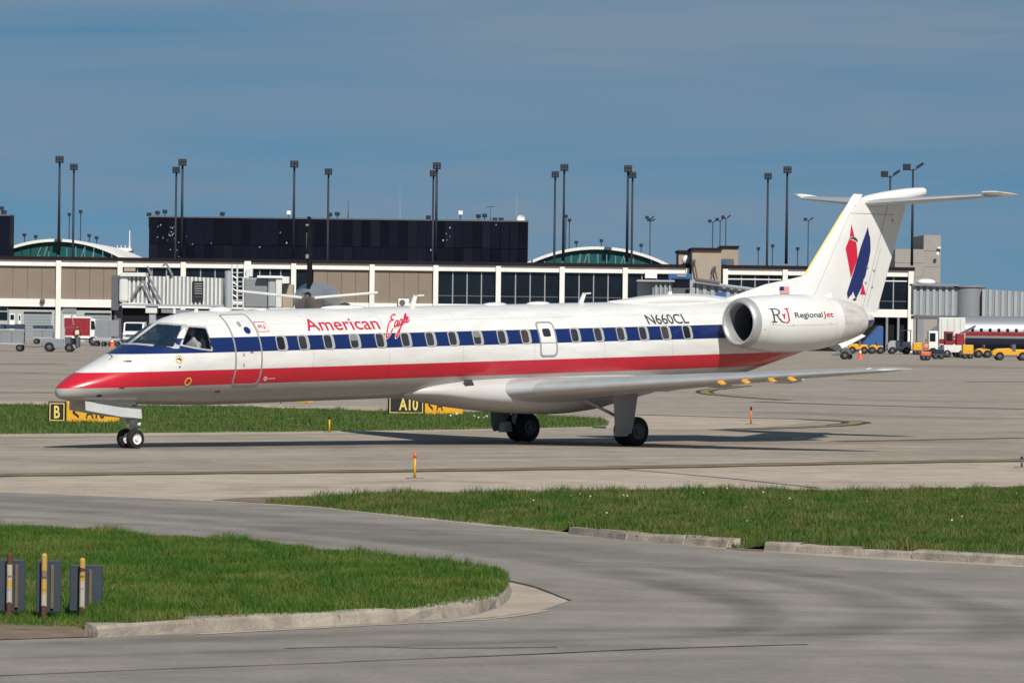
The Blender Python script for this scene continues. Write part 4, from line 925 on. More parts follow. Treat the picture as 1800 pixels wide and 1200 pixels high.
# ---- engines
def eng_c(s): return 3.07-.05*min(1, max(0, (s-20.7)/1.0))+.03*max(0, (s-23.5)/1.5)
OUT_P = [(20.60, .575), (20.63, .605), (20.72, .635), (20.9, .665), (21.3, .715), (21.8, .752), (22.3, .765), (22.9, .755), (23.5, .71), (24.0, .645), (24.5, .555), (24.9, .46), (25.1, .40)]
def eng_r(s): return float(np.interp(s, [q[0] for q in OUT_P], [q[1] for q in OUT_P]))
def rev(prof, pc, n=48):
    mb = MB().lathe(prof, 'x', (0, 0, 0), n); mb.v = [locz(v[0], pc+v[1], eng_c(v[0])+v[2]) for v in mb.v]; return mb
ip = dens([(a_, b_) for a_, b_ in OUT_P], 3)
for sd in (1, -1):
    pc = 2.02*sd
    en = rev([tuple(q) for q in ip if 20.82 <= q[0] <= 23.9]+[(23.94, eng_r(23.94))], pc).build('engine_nacelle', M['nacelle'], JET, smooth=True, sharp=40)
    rev([(23.94, eng_r(23.94))]+[tuple(q) for q in ip if q[0] >= 23.95]+[(25.1, .36), (24.7, .38)], pc).build('rear_cowl', M['soot'], en, smooth=True, sharp=40)
    rev([tuple(q) for q in ip if q[0] <= 20.86][::-1]+[(20.605, .545), (20.64, .515), (20.75, .495), (20.95, .485)], pc).build('inlet_lip', M['polish'], en, smooth=True)
    rev([(20.95, .485), (21.2, .50), (21.55, .515)], pc).build('inlet_duct', M['greyd'], en, smooth=True)
    rev([(21.55, .515), (21.5, .3), (21.42, .12), (21.3, .0)], pc).build('fan', M['fan'], en, smooth=True)
    rev([(24.72, .38), (24.9, .30), (25.25, .05)], pc).build('exhaust_cone', M['greyd'], en, smooth=True)
    py = MB()
    for s, z0, z1 in ((21.6, 3.02, 3.12), (22.2, 2.92, 3.22), (23.4, 2.92, 3.24), (24.6, 2.98, 3.2), (25.3, 3.05, 3.12)):
        for p in (.45, 1.6): py.v += [locz(s, sd*p, z0), locz(s, sd*p, z1)]
    for i in range(4):
        k = i*4; py.f += [(k, k+4, k+6, k+2), (k+1, k+3, k+7, k+5), (k, k+1, k+5, k+4), (k+2, k+6, k+7, k+3)]
    py.f += [(0, 2, 3, 1), (16, 17, 19, 18)]; py.build('engine_pylon', M['jetwhite'], JET)
    if sd == 1:
        pen = lambda s, deg, o_: locz(s, pc+(eng_r(s)+o_)*math.cos(R(deg)), eng_c(s)+(eng_r(s)+o_)*math.sin(R(deg)))
        lettering('lettering', 'Regional', 21.98, 23.02, 8.5, 23.0, M['greyink'], pen, .009, .012, 'dark grey lettering on the near engine', parent=en)
        lettering('lettering', 'Jet', 23.05, 23.47, 8.5, 24.0, M['redink'], pen, .009, .012, 'red lettering on the near engine', parent=en)
        # large two-letter monogram
        Rl = [[(0, .02), (.26, .02)], [(.13, 0), (.13, 1)], [(0, .98), (.28, .98), (.42, .92), (.46, .76), (.40, .60), (.28, .54), (.13, .53)], [(.28, .54), (.42, .22), (.52, .06), (.66, .02)]]
        Jl = [[(.76, .98), (1.0, .98)], [(.88, 1), (.88, .24), (.84, .08), (.76, .0), (.68, .03)]]
        for ls, mt_ in ((Rl, 'greyink'), (Jl, 'redink'), ([[(.58, .60), (.64, .44), (.65, .26)], [(.72, .60), (.66, .44)]], 'redink')):
            P, F = strokes([[(l_[0][0]+(l_[1][0]-l_[0][0])*k/9, l_[0][1]+(l_[1][1]-l_[0][1])*k/9) for k in range(10)] if len(l_) == 2 else smooth_line(l_, 5) for l_ in ls], .075)
            mb = MB(); mb.v = [pen(21.15+q[0]*.68, 2.5+q[1]*30, .009) for q in P]; mb.f = F; o = mb.build('monogram', M[mt_], en)
        for (s0, d0), (s1, d1) in (((21.15, -3), (23.5, -3)), ((21.1, -55), (21.1, 60)), ((23.6, -60), (23.6, 60))):
            mb = MB(); n = 14
            for k in range(n+1):
                s, d = s0+(s1-s0)*k/n, d0+(d1-d0)*k/n
                if s0 != s1: mb.v += [pen(s, d-.45, .004), pen(s, d+.45, .004)]
                else: mb.v += [pen(s-.005, d, .004), pen(s+.005, d, .004)]
            mb.f = [(2*k, 2*k+1, 2*k+3, 2*k+2) for k in range(n)]; mb.build('cowl_seam', M['seamlight'], en)
        for s, d in ((21.2, -1), (21.9, -1.5), (23.3, -1), (21.3, -42), (20.95, -14)): MB().ball(pen(s, d, .0), (.03, .02, .012), 6, 4).build('latch', M['framegrey'], en)

for sd in (1, -1): MB().add([locz(*q) for q in ((25.30, sd*.60, 2.42), (26.55, sd*.42, 2.74), (26.62, sd*.86, 2.60), (25.45, sd*.95, 2.22), (25.30, sd*.58, 2.38), (26.55, sd*.40, 2.70), (26.62, sd*.85, 2.575), (25.45, sd*.94, 2.195))], [(0, 1, 2, 3), (7, 6, 5, 4), (0, 3, 7, 4), (3, 2, 6, 7), (2, 1, 5, 6), (1, 0, 4, 5)]).build('ventral_strake', M['jetwhite'], JET)

# ---- landing gear
def wheel(parent, c, r, wd, rim_mat, sd):
    t = MB().lathe([(-wd/2, r*.55), (-wd/2, r*.86), (-wd*.36, r*.97), (0, r), (wd*.36, r*.97), (wd/2, r*.86), (wd/2, r*.55)], 'y', c, 32)
    o = t.build('tyre', M['tyre'], parent, smooth=True, sharp=40)
    h = MB().lathe([(-wd*.47, r*.58), (-wd*.40, r*.50), (-wd*.25, r*.42), (-wd*.22, r*.22), (-wd*.48, r*.18), (-wd*.48, .0)], 'y', c, 28)
    h.lathe([(wd*.47, r*.58), (wd*.40, r*.50), (wd*.25, r*.42), (wd*.22, r*.22), (wd*.48, r*.18), (wd*.48, .0)], 'y', c, 28)
    h.build('rim', rim_mat, parent, smooth=True, sharp=30); return o
for sd in (1, -1):
    st = MB().bar(locz(16.45, sd*2.05, 1.55), locz(16.42, sd*2.05, .52), .085, .075, 14).build('main_gear_leg', M['jetgrey'], JET, smooth=True)
    MB().bar(locz(16.42, sd*2.05, .56), locz(16.70, sd*2.05, .37), .075, .07, 10).build('trailing_arm', M['jetgrey'], st, smooth=True)
    MB().bar(locz(16.55, sd*2.05, 1.1), locz(16.72, sd*2.05, .46), .045, .04, 8).build('shock_strut', M['polish'], st, smooth=True)
    MB().bar(locz(16.70, sd*1.80, .37), locz(16.70, sd*2.30, .37), .05, .05, 10).build('axle', M['steel'], st)
    MB().bar(locz(15.55, sd*1.45, 1.22), locz(16.35, sd*2.02, .72), .04, .04, 8).build('drag_brace', M['jetgrey'], st, smooth=True)
    dr = MB().prism([(15.80, 1.62), (16.58, 1.62), (16.66, 1.30), (16.50, .55), (16.42, .33), (15.95, .28), (15.86, .45)], 2.33, 2.365, 'y'); dr.v = [locz(q[0], sd*q[1], q[2]) for q in dr.v]
    dr.build('gear_door', M['gearshade'], st, bevel=.012)
    MB().box(locz(16.22, sd*2.20, .40), (.36, .26, .28), 0, .8).build('gear_fairing', M['jetgrey'], st, bevel=.05)
    for k in (-1, 1): wheel(st, locz(16.70, sd*2.05+k*.185, .375), .375, .235, M['greyd'], sd)
ng = MB().bar(locz(2.32, 0, 1.5), locz(2.22, 0, .74), .07, .06, 14).build('nose_gear_leg', M['jetgrey'], JET, smooth=True)
MB().bar(locz(2.22, 0, .80), locz(2.17, 0, .62), .045, .045, 10).build('piston', M['polish'], ng, smooth=True)
MB().bar(locz(2.17, -.24, .622), locz(2.17, .24, .622), .035, .035, 10).build('axle', M['steel'], ng)
MB().bar(locz(1.55, 0, 1.40), locz(2.2, 0, .95), .035, .035, 8).build('drag_strut', M['jetgrey'], ng, smooth=True)
MB().bar(locz(2.30, 0, .98), locz(2.42, 0, .80), .03, .03, 8).bar(locz(2.42, 0, .80), locz(2.22, 0, .68), .03, .03, 8).build('torque_link', M['jetgrey'], ng)
MB().ball(locz(2.26, .22, .97), (.05, .05, .05)).ball(locz(2.02, .10, .95), (.05, .05, .05)).build('taxi_light', M['jetwhite'], ng, smooth=True)
MB().box(locz(2.2, 0, 1.02), (.22, .24, .16)).build('steering_unit', M['jetgrey'], ng, bevel=.03)
for k in (-1, 1): wheel(ng, locz(2.17, k*.185, .622), .235, .16, M['rim'], 1)
for sd in (1, -1):
    dr = MB().prism([(.60, 1.565), (2.25, 1.36), (2.25, 1.105), (1.6, 1.17), (.60, 1.345)], .30, .33, 'y'); dr.v = [locz(q[0], sd*(q[1]+.10*(1.4-q[2])), q[2]) for q in dr.v]
    dr.build('nose_gear_door', M['doorgrey'], JET, bevel=.008)
    MB().box(locz(1.4, sd*.29, 1.50), (1.4, .03, .12), 0).build('door_hinge', M['jetgrey'], JET)

# pilot in the left seat
def skin_body(name, verts, edges, radii, root, mt, parent=None, sub=2):
    me = bpy.data.meshes.new(name); me.from_pydata([Vector(v) for v in verts], edges, []); o = link(name, me, mt, parent)
    sk = o.modifiers.new('skin', 'SKIN'); ss_ = o.modifiers.new('sub', 'SUBSURF'); ss_.levels = sub; ss_.render_levels = sub
    for i, r_ in enumerate(radii):
        me.skin_vertices[0].data[i].radius = r_ if isinstance(r_, tuple) else (r_, r_); me.skin_vertices[0].data[i].use_root = (i == root)
    return o
bpy.context.view_layer.update()
pil = thing('person', 'pilot in a white shirt seen through the cockpit side window', 'person')
pil.matrix_world = JET.matrix_world
bpy.context.view_layer.update()
pil.location = JET.location; pil.rotation_euler = JET.rotation_euler
B0 = lambda s, p, z: loc(s, p, z+.07)
tor = [B0(3.72, .48, -.35), B0(3.74, .48, -.10), B0(3.74, .48, .15), B0(3.74, .48, .30), B0(3.73, .48, .40), B0(3.71, .48, .50),
       B0(3.72, .68, .28), B0(3.62, .76, .05), B0(3.38, .70, .02), B0(3.24, .62, .06), B0(3.72, .28, .28), B0(3.62, .22, .03), B0(3.38, .28, .02), B0(3.24, .32, .06)]
skin_body('body', tor, [(0, 1), (1, 2), (2, 3), (3, 4), (4, 5), (3, 6), (6, 7), (7, 8), (8, 9), (3, 10), (10, 11), (11, 12), (12, 13)],
          [(.16, .13), (.17, .13), (.19, .14), (.15, .11), .06, .06, .075, .06, .05, .04, .075, .06, .05, .04], 0, M['shirt'], pil)
hd = MB().ball(B0(3.68, .48, .62), (.10, .085, .125), 16, 12); hd.ball(B0(3.575, .48, .60), (.02, .018, .025), 6, 5); hd.ball(B0(3.69, .57, .61), (.02, .012, .03), 6, 5); hd.ball(B0(3.69, .39, .61), (.02, .012, .03), 6, 5)
hd.build('head', M['skin'], pil, smooth=True)
MB().ball(B0(3.70, .48, .655), (.105, .092, .105), 14, 10).build('hair', M['hair'], pil, smooth=True)

# ================================================================== THE TERMINAL AND WHAT STANDS BEHIND IT
def wb(mb, name, mt, T, smooth=False, bevel=0.0, parent=None, sharp=None):
    """build a mesh given in world coordinates as a part of thing T"""
    o_ = T.location; mb.v = [(v[0]-o_.x, v[1]-o_.y, v[2]-o_.z) for v in mb.v]
    return mb.build(name, mt, parent or T, smooth, bevel, sharp)
def bx(mb, u0, u1, v0, v1, Y, d):
    """box whose front face stands at distance Y and spans these places of the photograph"""
    um = (u0+u1)/2; z0, z1 = az(um, max(v0, v1), Y), az(um, min(v0, v1), Y); return mb.lim(ax(u0, Y, v0), ax(u1, Y, v0), Y, Y+d, z0, z1)
YT = 545.0
X = lambda u: ax(u, YT, 500)
TERM = thing('terminal_building', 'long two-storey airport concourse with white frame, tan panels and dark glass', 'building', (0, YT, 0))
ZL0, ZL1, ZU0, ZU1, ZR = 3.85, 4.72, 8.35, 9.02, 9.40
segs = [(-60, 1212), (1270, 1606)]
for a_, b_ in segs:
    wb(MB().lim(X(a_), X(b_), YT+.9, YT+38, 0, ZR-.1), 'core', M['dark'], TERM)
    wb(MB().lim(X(a_)-.1, X(b_)+.1, YT-.25, YT+38.5, ZU1, ZR), 'roof_edge', M['roofdark'], TERM)
    wb(MB().lim(X(a_), X(b_), YT, YT+.8, ZU0, ZU1-.004), 'upper_beam', M['beam'], TERM)
    wb(MB().lim(X(a_), X(b_), YT, YT+.8, ZL0, ZL1), 'lower_beam', M['beam'], TERM)
PIL = [-8, 103, 211, 322, 433, 516, 546, 654, 766, 876, 988, 1099, 1208]
KINDS = ['tan', 'tan', 'glass', 'glass', 'glass', 'glass', 'tan', 'tan', 'glass', 'glass', 'glass', 'glass']
for u in PIL+[1275, 1380, 1490, 1601]:
    w_ = .55 if u not in (546, 1208) else .3
    wb(MB().lim(X(u)-w_/2, X(u)+w_/2, YT-.22, YT+.6, 0, ZU1-.05), 'pillar', M['beam'], TERM)
def bay(u0, u1, kind, npan):
    x0, x1 = X(u0)+.28, X(u1)-.28; wd = (x1-x0)/npan
    for k in range(npan):
        a_, b_ = x0+k*wd, x0+(k+1)*wd
        if kind == 'tan': wb(MB().lim(a_+.015, b_-.015, YT+.30+.01*(k % 2), YT+.5, ZL1+.01, ZU0-.01), 'panel', M['tan'], TERM)
        else:
            wb(MB().lim(a_+.05, b_-.05, YT+.42, YT+.46, ZL1+.95, ZU0-.01), 'pane', M['glass'], TERM)
            wb(MB().lim(a_+.05, b_-.05, YT+.42, YT+.46, ZL1+.02, ZL1+.86), 'pane', M['glass'], TERM)
            if k: wb(MB().lim(a_-.06, a_+.06, YT+.36, YT+.5, ZL1+.01, ZU0-.01), 'mullion', M['mull'], TERM)
    if kind != 'tan': wb(MB().lim(x0, x1, YT+.38, YT+.5, ZL1+.86, ZL1+.95), 'transom', M['greyd'], TERM)
for i, kd in enumerate(KINDS): bay(PIL[i], PIL[i+1], kd, {'tan': 4, 'glass': 4}[kd] if PIL[i+1]-PIL[i] > 60 else 1)
bay(1275, 1380, 'glass', 4); bay(1380, 1490, 'glass', 4); bay(1490, 1601, 'glass', 4)
for u0, u1 in ((1275, 1380), (1380, 1490), (1490, 1601)): wb(MB().lim(X(u0)+.3, X(u1)-.3, YT+.30, YT+.5, ZU0-.55, ZU0-.43), 'head_rail', M['beam'], TERM)
# ground floor at the left: pale walls with roller doors and small doors
wb(MB().lim(X(15), X(99), YT+.30, YT+.85, 0, ZL0-.35), 'ground_floor_wall', M['greywall'], TERM)
wb(MB().lim(X(108), X(196), YT+.30, YT+.85, 0, ZL0-.35), 'ground_floor_wall', M['greywall'], TERM)
for u0, u1, v0, v1 in ((43, 90, 551, 600), (150, 194, 553, 600)):
    d_ = wb(bx(MB(), u0, u1, v0, 601, YT+.22, .06), 'roller_door', M['door'], TERM)
    for k in range(9):
        wb(bx(MB(), u0+.5, u1-.5, v0+2+k*5.2, v0+5.5+k*5.2, YT+.19, .025), 'door_slat', M['door'], TERM, parent=d_)
    wb(bx(MB(), u0-1, u1+1, v0-3, v0, YT+.16, .14), 'door_head', M['dark'], TERM)
for u0, u1, v0 in ((17, 26, 551), (32, 37, 552), (113, 123, 554), (129, 134, 554)):
    d_ = wb(bx(MB(), u0, u1, v0, 601, YT+.24, .05), 'small_door', M['beam'], TERM); wb(bx(MB(), u0+1.2, u1-1.2, v0+2, v0+11, YT+.22, .015), 'door_pane', M['glass'], TERM, parent=d_)
wb(bx(MB(), 110, 134, 540, 550, YT+.22, .07), 'grey_panel', M['grey'], TERM)
for u0, u1, v0, v1 in ((-20, 13, 535, 545), (-20, 13, 548, 562)): wb(bx(MB(), u0, u1, v0, v1, YT+.22, .05), 'ground_floor_window', M['glass'], TERM)
wb(MB().lim(X(-60), X(14), YT+.30, YT+.85, 0, ZL0-.05), 'ground_floor_wall', M['greywall'], TERM)
q = at(75, 529, YT); wb(MB().ball((q.x, YT-.25, q.z), (.3, .25, .3)), 'wall_lamp', M['greyd'], TERM, smooth=True)
for u in (1560, 1580): wb(MB().lim(X(u)-.12, X(u)+.12, YT-.05, YT+.5, 0, ZL0), 'ground_floor_post', M['grey'], TERM)
q = at(710, 532, YT); wb(bx(MB(), 700, 719, 525, 538, YT-.6, .5), 'air_conditioner', M['white'], TERM, bevel=.04)
wb(MB().lathe([(-.02, .02), (-.02, .33), (.02, .33)], 'y', (ax(707, YT), YT-.61, az(707, 532, YT)), 18), 'fan_grille', M['greyd'], TERM)
wb(bx(MB(), 218, 238, 467, 477, YT+.1, .5), 'tan_box', M['tan2'], TERM)

# tan plant block between the two concourse wings
T = thing('plant_block', 'tan plastered block rising between the two concourse wings', 'building', (X(1243), YT, 0))
wb(bx(MB(), 1217, 1268, 440, 498, YT-2, 12), 'front_wall', M['tan2'], T); wb(bx(MB(), 1217, 1268, 498, 606, YT-1.9, 11), 'base_wall', M['tan2'], T)
wb(bx(MB(), 1215.5, 1269.5, 435.5, 440, YT-2.3, 12.6), 'parapet', M['roofdark'], T)
wb(bx(MB(), 1193, 1217, 443, 470, YT+4, 8), 'left_wing', M['tan2'], T); wb(bx(MB(), 1191, 1217, 440, 443.5, YT+3.7, 8.5), 'parapet', M['roofdark'], T)
wb(bx(MB(), 1268, 1298, 434, 470, YT+9, 10), 'rear_wing', M['tan2'], T); wb(bx(MB(), 1268, 1300, 432, 434.5, YT+8.7, 10.5), 'parapet', M['roofdark'], T)
wb(bx(MB(), 1268, 1290, 455, 466, YT+2, 3), 'dark_plant_unit', M['greyd'], T); wb(bx(MB(), 1270, 1277, 457, 465, YT+1.8, .2), 'louvre', M['bluep'], T)
q = at(1206, 457, YT+3); wb(MB().ball(q, (.45, .3, .5)), 'white_dish', M['white'], T, smooth=True)
for (a_, b_) in (((1220, 459), (1226, 492)), ((1256, 470), (1248, 495)), ((1256, 470), (1261, 492))):
    wb(MB().bar(at(*a_, YT-2.6), at(*b_, YT-2.6), .09, .09, 6), 'hoist_bar', M['greyd'], T)
for u, v in ((1220, 459), (1256, 471)): wb(bx(MB(), u-3, u+3, v-3, v+1, YT-2.8, .5), 'hoist_head', M['greyd'], T)

# black clad hangar-like block and its neighbour at the left edge
def black_block(u0, u1, vt, vb, Y, d, label, nspeck, steps=()):
    T = thing('black_building', label, 'building', (ax((u0+u1)/2, Y), Y, 0))
    z1 = az((u0+u1)/2, vt, Y); wb(MB().lim(ax(u0, Y, 430), ax(u1, Y, 430), Y, Y+d, 0, z1), 'wall', M['navy'], T)
    wb(MB().lim(ax(u0, Y, 430)-.05, ax(u1, Y, 430)+.05, Y-.08, Y+d, z1, z1+.18), 'roof_rim', M['greyd'], T)
    for a_, b_ in steps: wb(MB().lim(ax(a_, Y, 430), ax(b_, Y, 430), Y-.35, Y, 0, z1-.15), 'wall_panel', M['navy'], T)
    n = max(1, int((u1-u0)/16)); rq = random.Random(9)
    for k in range(n):
        xa, xb = ax(u0+(u1-u0)*k/n, Y, 430), ax(u0+(u1-u0)*(k+1)/n, Y, 430); zs_ = [z1*.55, z1*.78, z1-.06] if u1 > 100 else [z1*.55, z1-.06]
        for a_, b_ in zip(zs_[:-1], zs_[1:]): wb(MB().lim(xa+.03, xb-.03, Y-.40-rq.uniform(0, .04), Y-.36, a_+.03, b_-.03), 'cladding_panel', M[rq.choice(['navy', 'navy', 'navy2', 'navy3'])], T)
    if nspeck:
        mb = MB(); rr = random.Random(5)
        for k in range(nspeck):
            if rr.random() < .75: u, v = rr.gauss(300, 14), rr.gauss(415, 16)
            elif rr.random() < .7: u, v = rr.gauss(783, 7), rr.gauss(424, 14)
            else: u, v = rr.uniform(u0+5, u1-5), rr.uniform(vt+8, vt+50)
            if v < vt+6 or v > 452 or u < u0+4: continue
            q = at(u, v, Y); s_ = rr.uniform(.03, .11); mb.box((q.x, Y-.45, q.z), (s_*1.6, .08, s_*2), rr.uniform(-.4, .4))
        o = wb(mb, 'loose_panels', M['speck'], T); o['kind'] = 'stuff'
    return T
black_block(262, 928, 386, 458, 610, 60, 'wide black clad building rising behind the concourse', 46, [(262, 318), (320, 764), (766, 832)])
black_block(-90, 17, 379, 458, 588, 5, 'black clad building cut by the left edge of the view', 0)

# arched halls
def hall(u0, u1, vp, vb, Y, label, nm='arched_hall'):
    T = thing(nm, label, 'building', (ax((u0+u1)/2, Y), Y, 0)); x0, x1 = ax(u0, Y, 450), ax(u1, Y, 450); zb, zp = az((u0+u1)/2, vb, Y), az((u0+u1)/2, vp, Y)
    c = (x1-x0)/2; h = zp-zb; r = (c*c+h*h)/(2*h); xc, zc = (x0+x1)/2, zp-r; al = math.asin(c/r); n = 28
    arc = lambda rr, k: (xc+rr*math.sin(-al+2*al*k/n), zc+rr*math.cos(-al+2*al*k/n))
    mb = MB()
    for k in range(n):
        p0, p1, q1, q0 = arc(r, k), arc(r, k+1), arc(r-.34, k+1), arc(r-.34, k)
        mb.add([(p0[0], Y-.6, p0[1]), (p1[0], Y-.6, p1[1]), (q1[0], Y-.6, q1[1]), (q0[0], Y-.6, q0[1]), (p0[0], Y+40, p0[1]), (p1[0], Y+40, p1[1]), (q1[0], Y+40, q1[1]), (q0[0], Y+40, q0[1])],
               [(0, 1, 2, 3), (0, 4, 5, 1), (3, 2, 6, 7)])
    wb(mb, 'roof', M['beam'], T, smooth=False)
    m_ = 16
    for k in range(m_):
        xa, xb = x0+(x1-x0)*k/m_+.06, x0+(x1-x0)*(k+1)/m_-.06
        top = lambda x: zc+math.sqrt(max(0, (r-.32)**2-(x-xc)**2))
        za, zb_ = max(top(xa), zb-3), max(top(xb), zb-3)
        wb(MB().prism([(xa, zb-6), (xb, zb-6), (xb, max(zb_, zb-5)), (xa, max(za, zb-5))], Y, Y+.1, 'y'), 'pane', M['green'], T)
        if 2 < k < m_-2:
            xm = xa+(.35+.3*((k*7) % 3)/2)*(xb-xa)
            if k in (5, 6, 10, 11): wb(MB().bar((xm-.3, Y-.08, zb-1), (xm+.5, Y-.08, top(xm)-.5), .05, .05, 5), 'truss_bar', M['mull'], T)
    wb(MB().lim(x0+2, x1-2, Y+.3, Y+39, 0, zb-.2), 'body', M['roofdark'], T)
    return T
hall(-25, 228, 420, 456, 600, 'arched green glass hall with a white roof rim at the left')
hall(926, 1176, 433.5, 463, 600, 'arched green glass hall with a white roof rim right of centre')
# stepped beige tower and the far roof structures
T = thing('beige_tower', 'stepped beige masonry tower beyond the tail of the jet', 'building', (ax(1615, 680), 680, 0))
M['beige'] = mat('beige_masonry', (.31, .285, .26), .9, var=.08, vscale=.4)
for u0, u1, v0 in ((1572, 1622, 438), (1622, 1652, 413)):
    z1 = az(1612, v0, 680); nn = 7; zz_ = [z1*k/nn for k in range(nn+1)]
    for k in range(nn): wb(MB().lim(ax(u0, 680), ax(u1, 680), 680+(.05 if k % 2 else 0), 700, zz_[k]+.03, zz_[k+1]), 'storey', M['beige'], T)
q = at(1648, 446, 679); wb(MB().ball(q, (.25, .2, .3)), 'lamp', M['white'], T)
wb(bx(MB(), 1648, 1654, 434, 437, 679.5, .3), 'bracket', M['white'], T)
T = thing('rooftop_platform', 'small lattice platform with a white mast beside the left hall', 'structure', (ax(222, 640), 640, 0))
wb(bx(MB(), 205, 231, 436, 441, 640, 4), 'deck', M['white'], T); wb(MB().lim(ax(209, 640), ax(229, 640), 641, 643, 0, az(218, 441, 640)), 'cabin', M['grey'], T)
wb(MB().bar(at(228, 441, 640), at(228, 405, 640), .09, .06, 6), 'mast', M['white'], T)
for k in range(4): wb(MB().bar(at(206+k*7, 436, 640), at(206+k*7, 431, 640), .05, .05, 5), 'rail_post', M['white'], T)

# floodlight masts
M['lens'] = mat('lamp_lens', (.05, .06, .075), .3)
ORD = ['first', 'second', 'third', 'fourth', 'fifth', 'sixth', 'seventh', 'eighth']
def mast(u, vt, zb, Y, label, group, heads=1, size=1.0, arms=None):
    p = at(u, vt, Y); lean = .0; base = Vector((p.x, Y, zb)); T = thing('floodlight_mast', label, 'lamp mast', base, 0, group)
    wb(MB().bar(base, (p.x, Y, p.z), .17*size, .11*size, 8), 'pole', M['mast'], T, smooth=True)
    spots = [(0, 0)] if heads == 1 else ([(-.75, .05), (.78, .25)] if heads == 2 else [(-.8, .5), (.5, .5), (-.35, -.1), (.85, -.1)])
    for dx, dz in spots:
        c = Vector((p.x+dx*size, Y-.25, p.z+(.15+dz)*size)); tilt = .0 if heads == 1 or dx < 0 else .6
        h = MB().box((0, 0, 0), (.88*size, .5*size, .78*size) if not tilt else (.95*size, .5*size, .32*size))
        h.v = [(c.x+v[0]*math.cos(tilt)-v[2]*math.sin(tilt), c.y+v[1], c.z+v[0]*math.sin(tilt)+v[2]*math.cos(tilt)) for v in h.v]
        ho = wb(h, 'lamp_head', M['lamp'], T, bevel=.04)
        if heads == 1 and size > .8:
            for i in (-1, 1):
                for j in (-1, 1): wb(MB().lathe([(-.03, .0), (-.03, .13), (.03, .15)], 'y', (c.x+i*.2, c.y-.27, c.z+j*.18), 10), 'lamp', M['lens'], T, parent=ho)
        elif dx: wb(MB().bar((p.x, Y, p.z-.25*size), (c.x, Y, c.z-.15*size), .05, .05, 6), 'arm', M['mast'], T)
    return T
FR = [(105, 283), (321, 288), (517.5, 291), (768, 294), (992, 297), (1104, 299), (1384, 301)]
for i, (u, v) in enumerate(FR): mast(u, v, 9.6, YT+.4, f'{ORD[i]} tall floodlight mast from the left standing on the concourse front', 'front row of floodlight masts')
BR = [(130, 296), (310, 301), (577.5, 304), (762, 307), (976, 309), (1112, 310), (1350, 312)]
for i, (u, v) in enumerate(BR): mast(u, v, 0, 590, f'{ORD[i]} slightly lower floodlight mast from the left behind the concourse', 'rear row of floodlight masts')
mast(1605, 297, 9.6, YT+.4, 'two headed floodlight mast at the right end of the concourse', 'two headed masts', 2, .95)
mast(1565, 309, 0, 590, 'two headed floodlight mast just above the tailplane of the jet', 'two headed masts', 2, .95)
SM = [(122, 378, 1, 'small floodlight mast between the two tall masts at the left hall'), (142, 373, 1, 'small floodlight mast right of the tall pair at the left hall'), (43, 414, 1, 'short lamp left on the arch of the left hall'), (63, 417, 1, 'short lamp second from left on the left hall'), (157, 415, 1, 'short lamp second from right on the left hall'), (170, 419, 1, 'short lamp at the right side of the left hall'),
      (995, 381, 1, 'small floodlight mast close beside the tall pair over the right hall'), (1001, 388, 1, 'small floodlight mast right of the tall pair over the right hall'), (1143, 387, 4, 'four headed floodlight mast at the right end of the right hall'), (1253, 390, 2, 'left floodlight mast above the tan plant block'), (1266, 387, 2, 'second floodlight mast above the tan plant block'), (1276, 383, 2, 'rightmost floodlight mast above the tan plant block'),
      (1421, 387, 2, 'two headed small mast left of the fin'), (1333, 438, 1, 'short lamp left of the tall pair on the right wing roof'), (1358, 433, 1, 'short lamp between the tall pair on the right wing roof'), (1402, 438, 1, 'short lamp right of the tall pair on the right wing roof'),
      (1013, 427, 1, 'short lamp left on the arch of the right hall'), (1057, 424, 1, 'short lamp in the middle of the right hall'), (1127, 432, 1, 'short lamp at the right side of the right hall')]
for u, v, hd_, lab in SM: mast(u, v, 0, 760, lab, 'small distant floodlights', hd_, .62)
RT = [(262, 377, 'left corner lamp on the black building'), (277, 374, 'second roof lamp from the left on the black building'), (290, 372, 'third roof lamp from the left on the black building'), (391, 376, 'lone roof lamp left of the aircraft fin on the black building'), (507, 374, 'white roof lamp near the aircraft fin on the black building'), (580, 377, 'left lamp of the roof pair right of the aircraft fin'), (593, 376, 'right lamp of the roof pair right of the aircraft fin'), (753, 382, 'roof lamp left of the paired masts on the black building'),
      (841, 380, 'left lamp of the four near the right end of the black building'), (852, 379, 'second lamp of the four near the right end of the black building'), (870, 386, 'third lamp of the four near the right end of the black building'), (881, 386, 'fourth lamp of the four near the right end of the black building'), (809, 374, 'white dish shaped roof lamp on the black building'), (3, 366, 'roof lamp at the top left edge of the view'), (8, 373, 'lower roof lamp at the top left edge of the view')]
for u, v, lab in RT:
    Y = 618; p = at(u, v, Y); zb = az(u, 392 if u < 830 else 396, Y); T = thing('roof_floodlight', lab, 'floodlight', (p.x, Y, zb), 0, 'floodlights on the black roof')
    wb(MB().bar((p.x, Y, zb-.6), (p.x, Y, p.z), .06, .06, 6), 'post', M['mast'], T); wt = 'white' in lab
    wb(MB().box((p.x, Y-.1, p.z), (.55, .35, .48), .3), 'lamp_head', M['white' if wt else 'lamp'], T, bevel=.03)
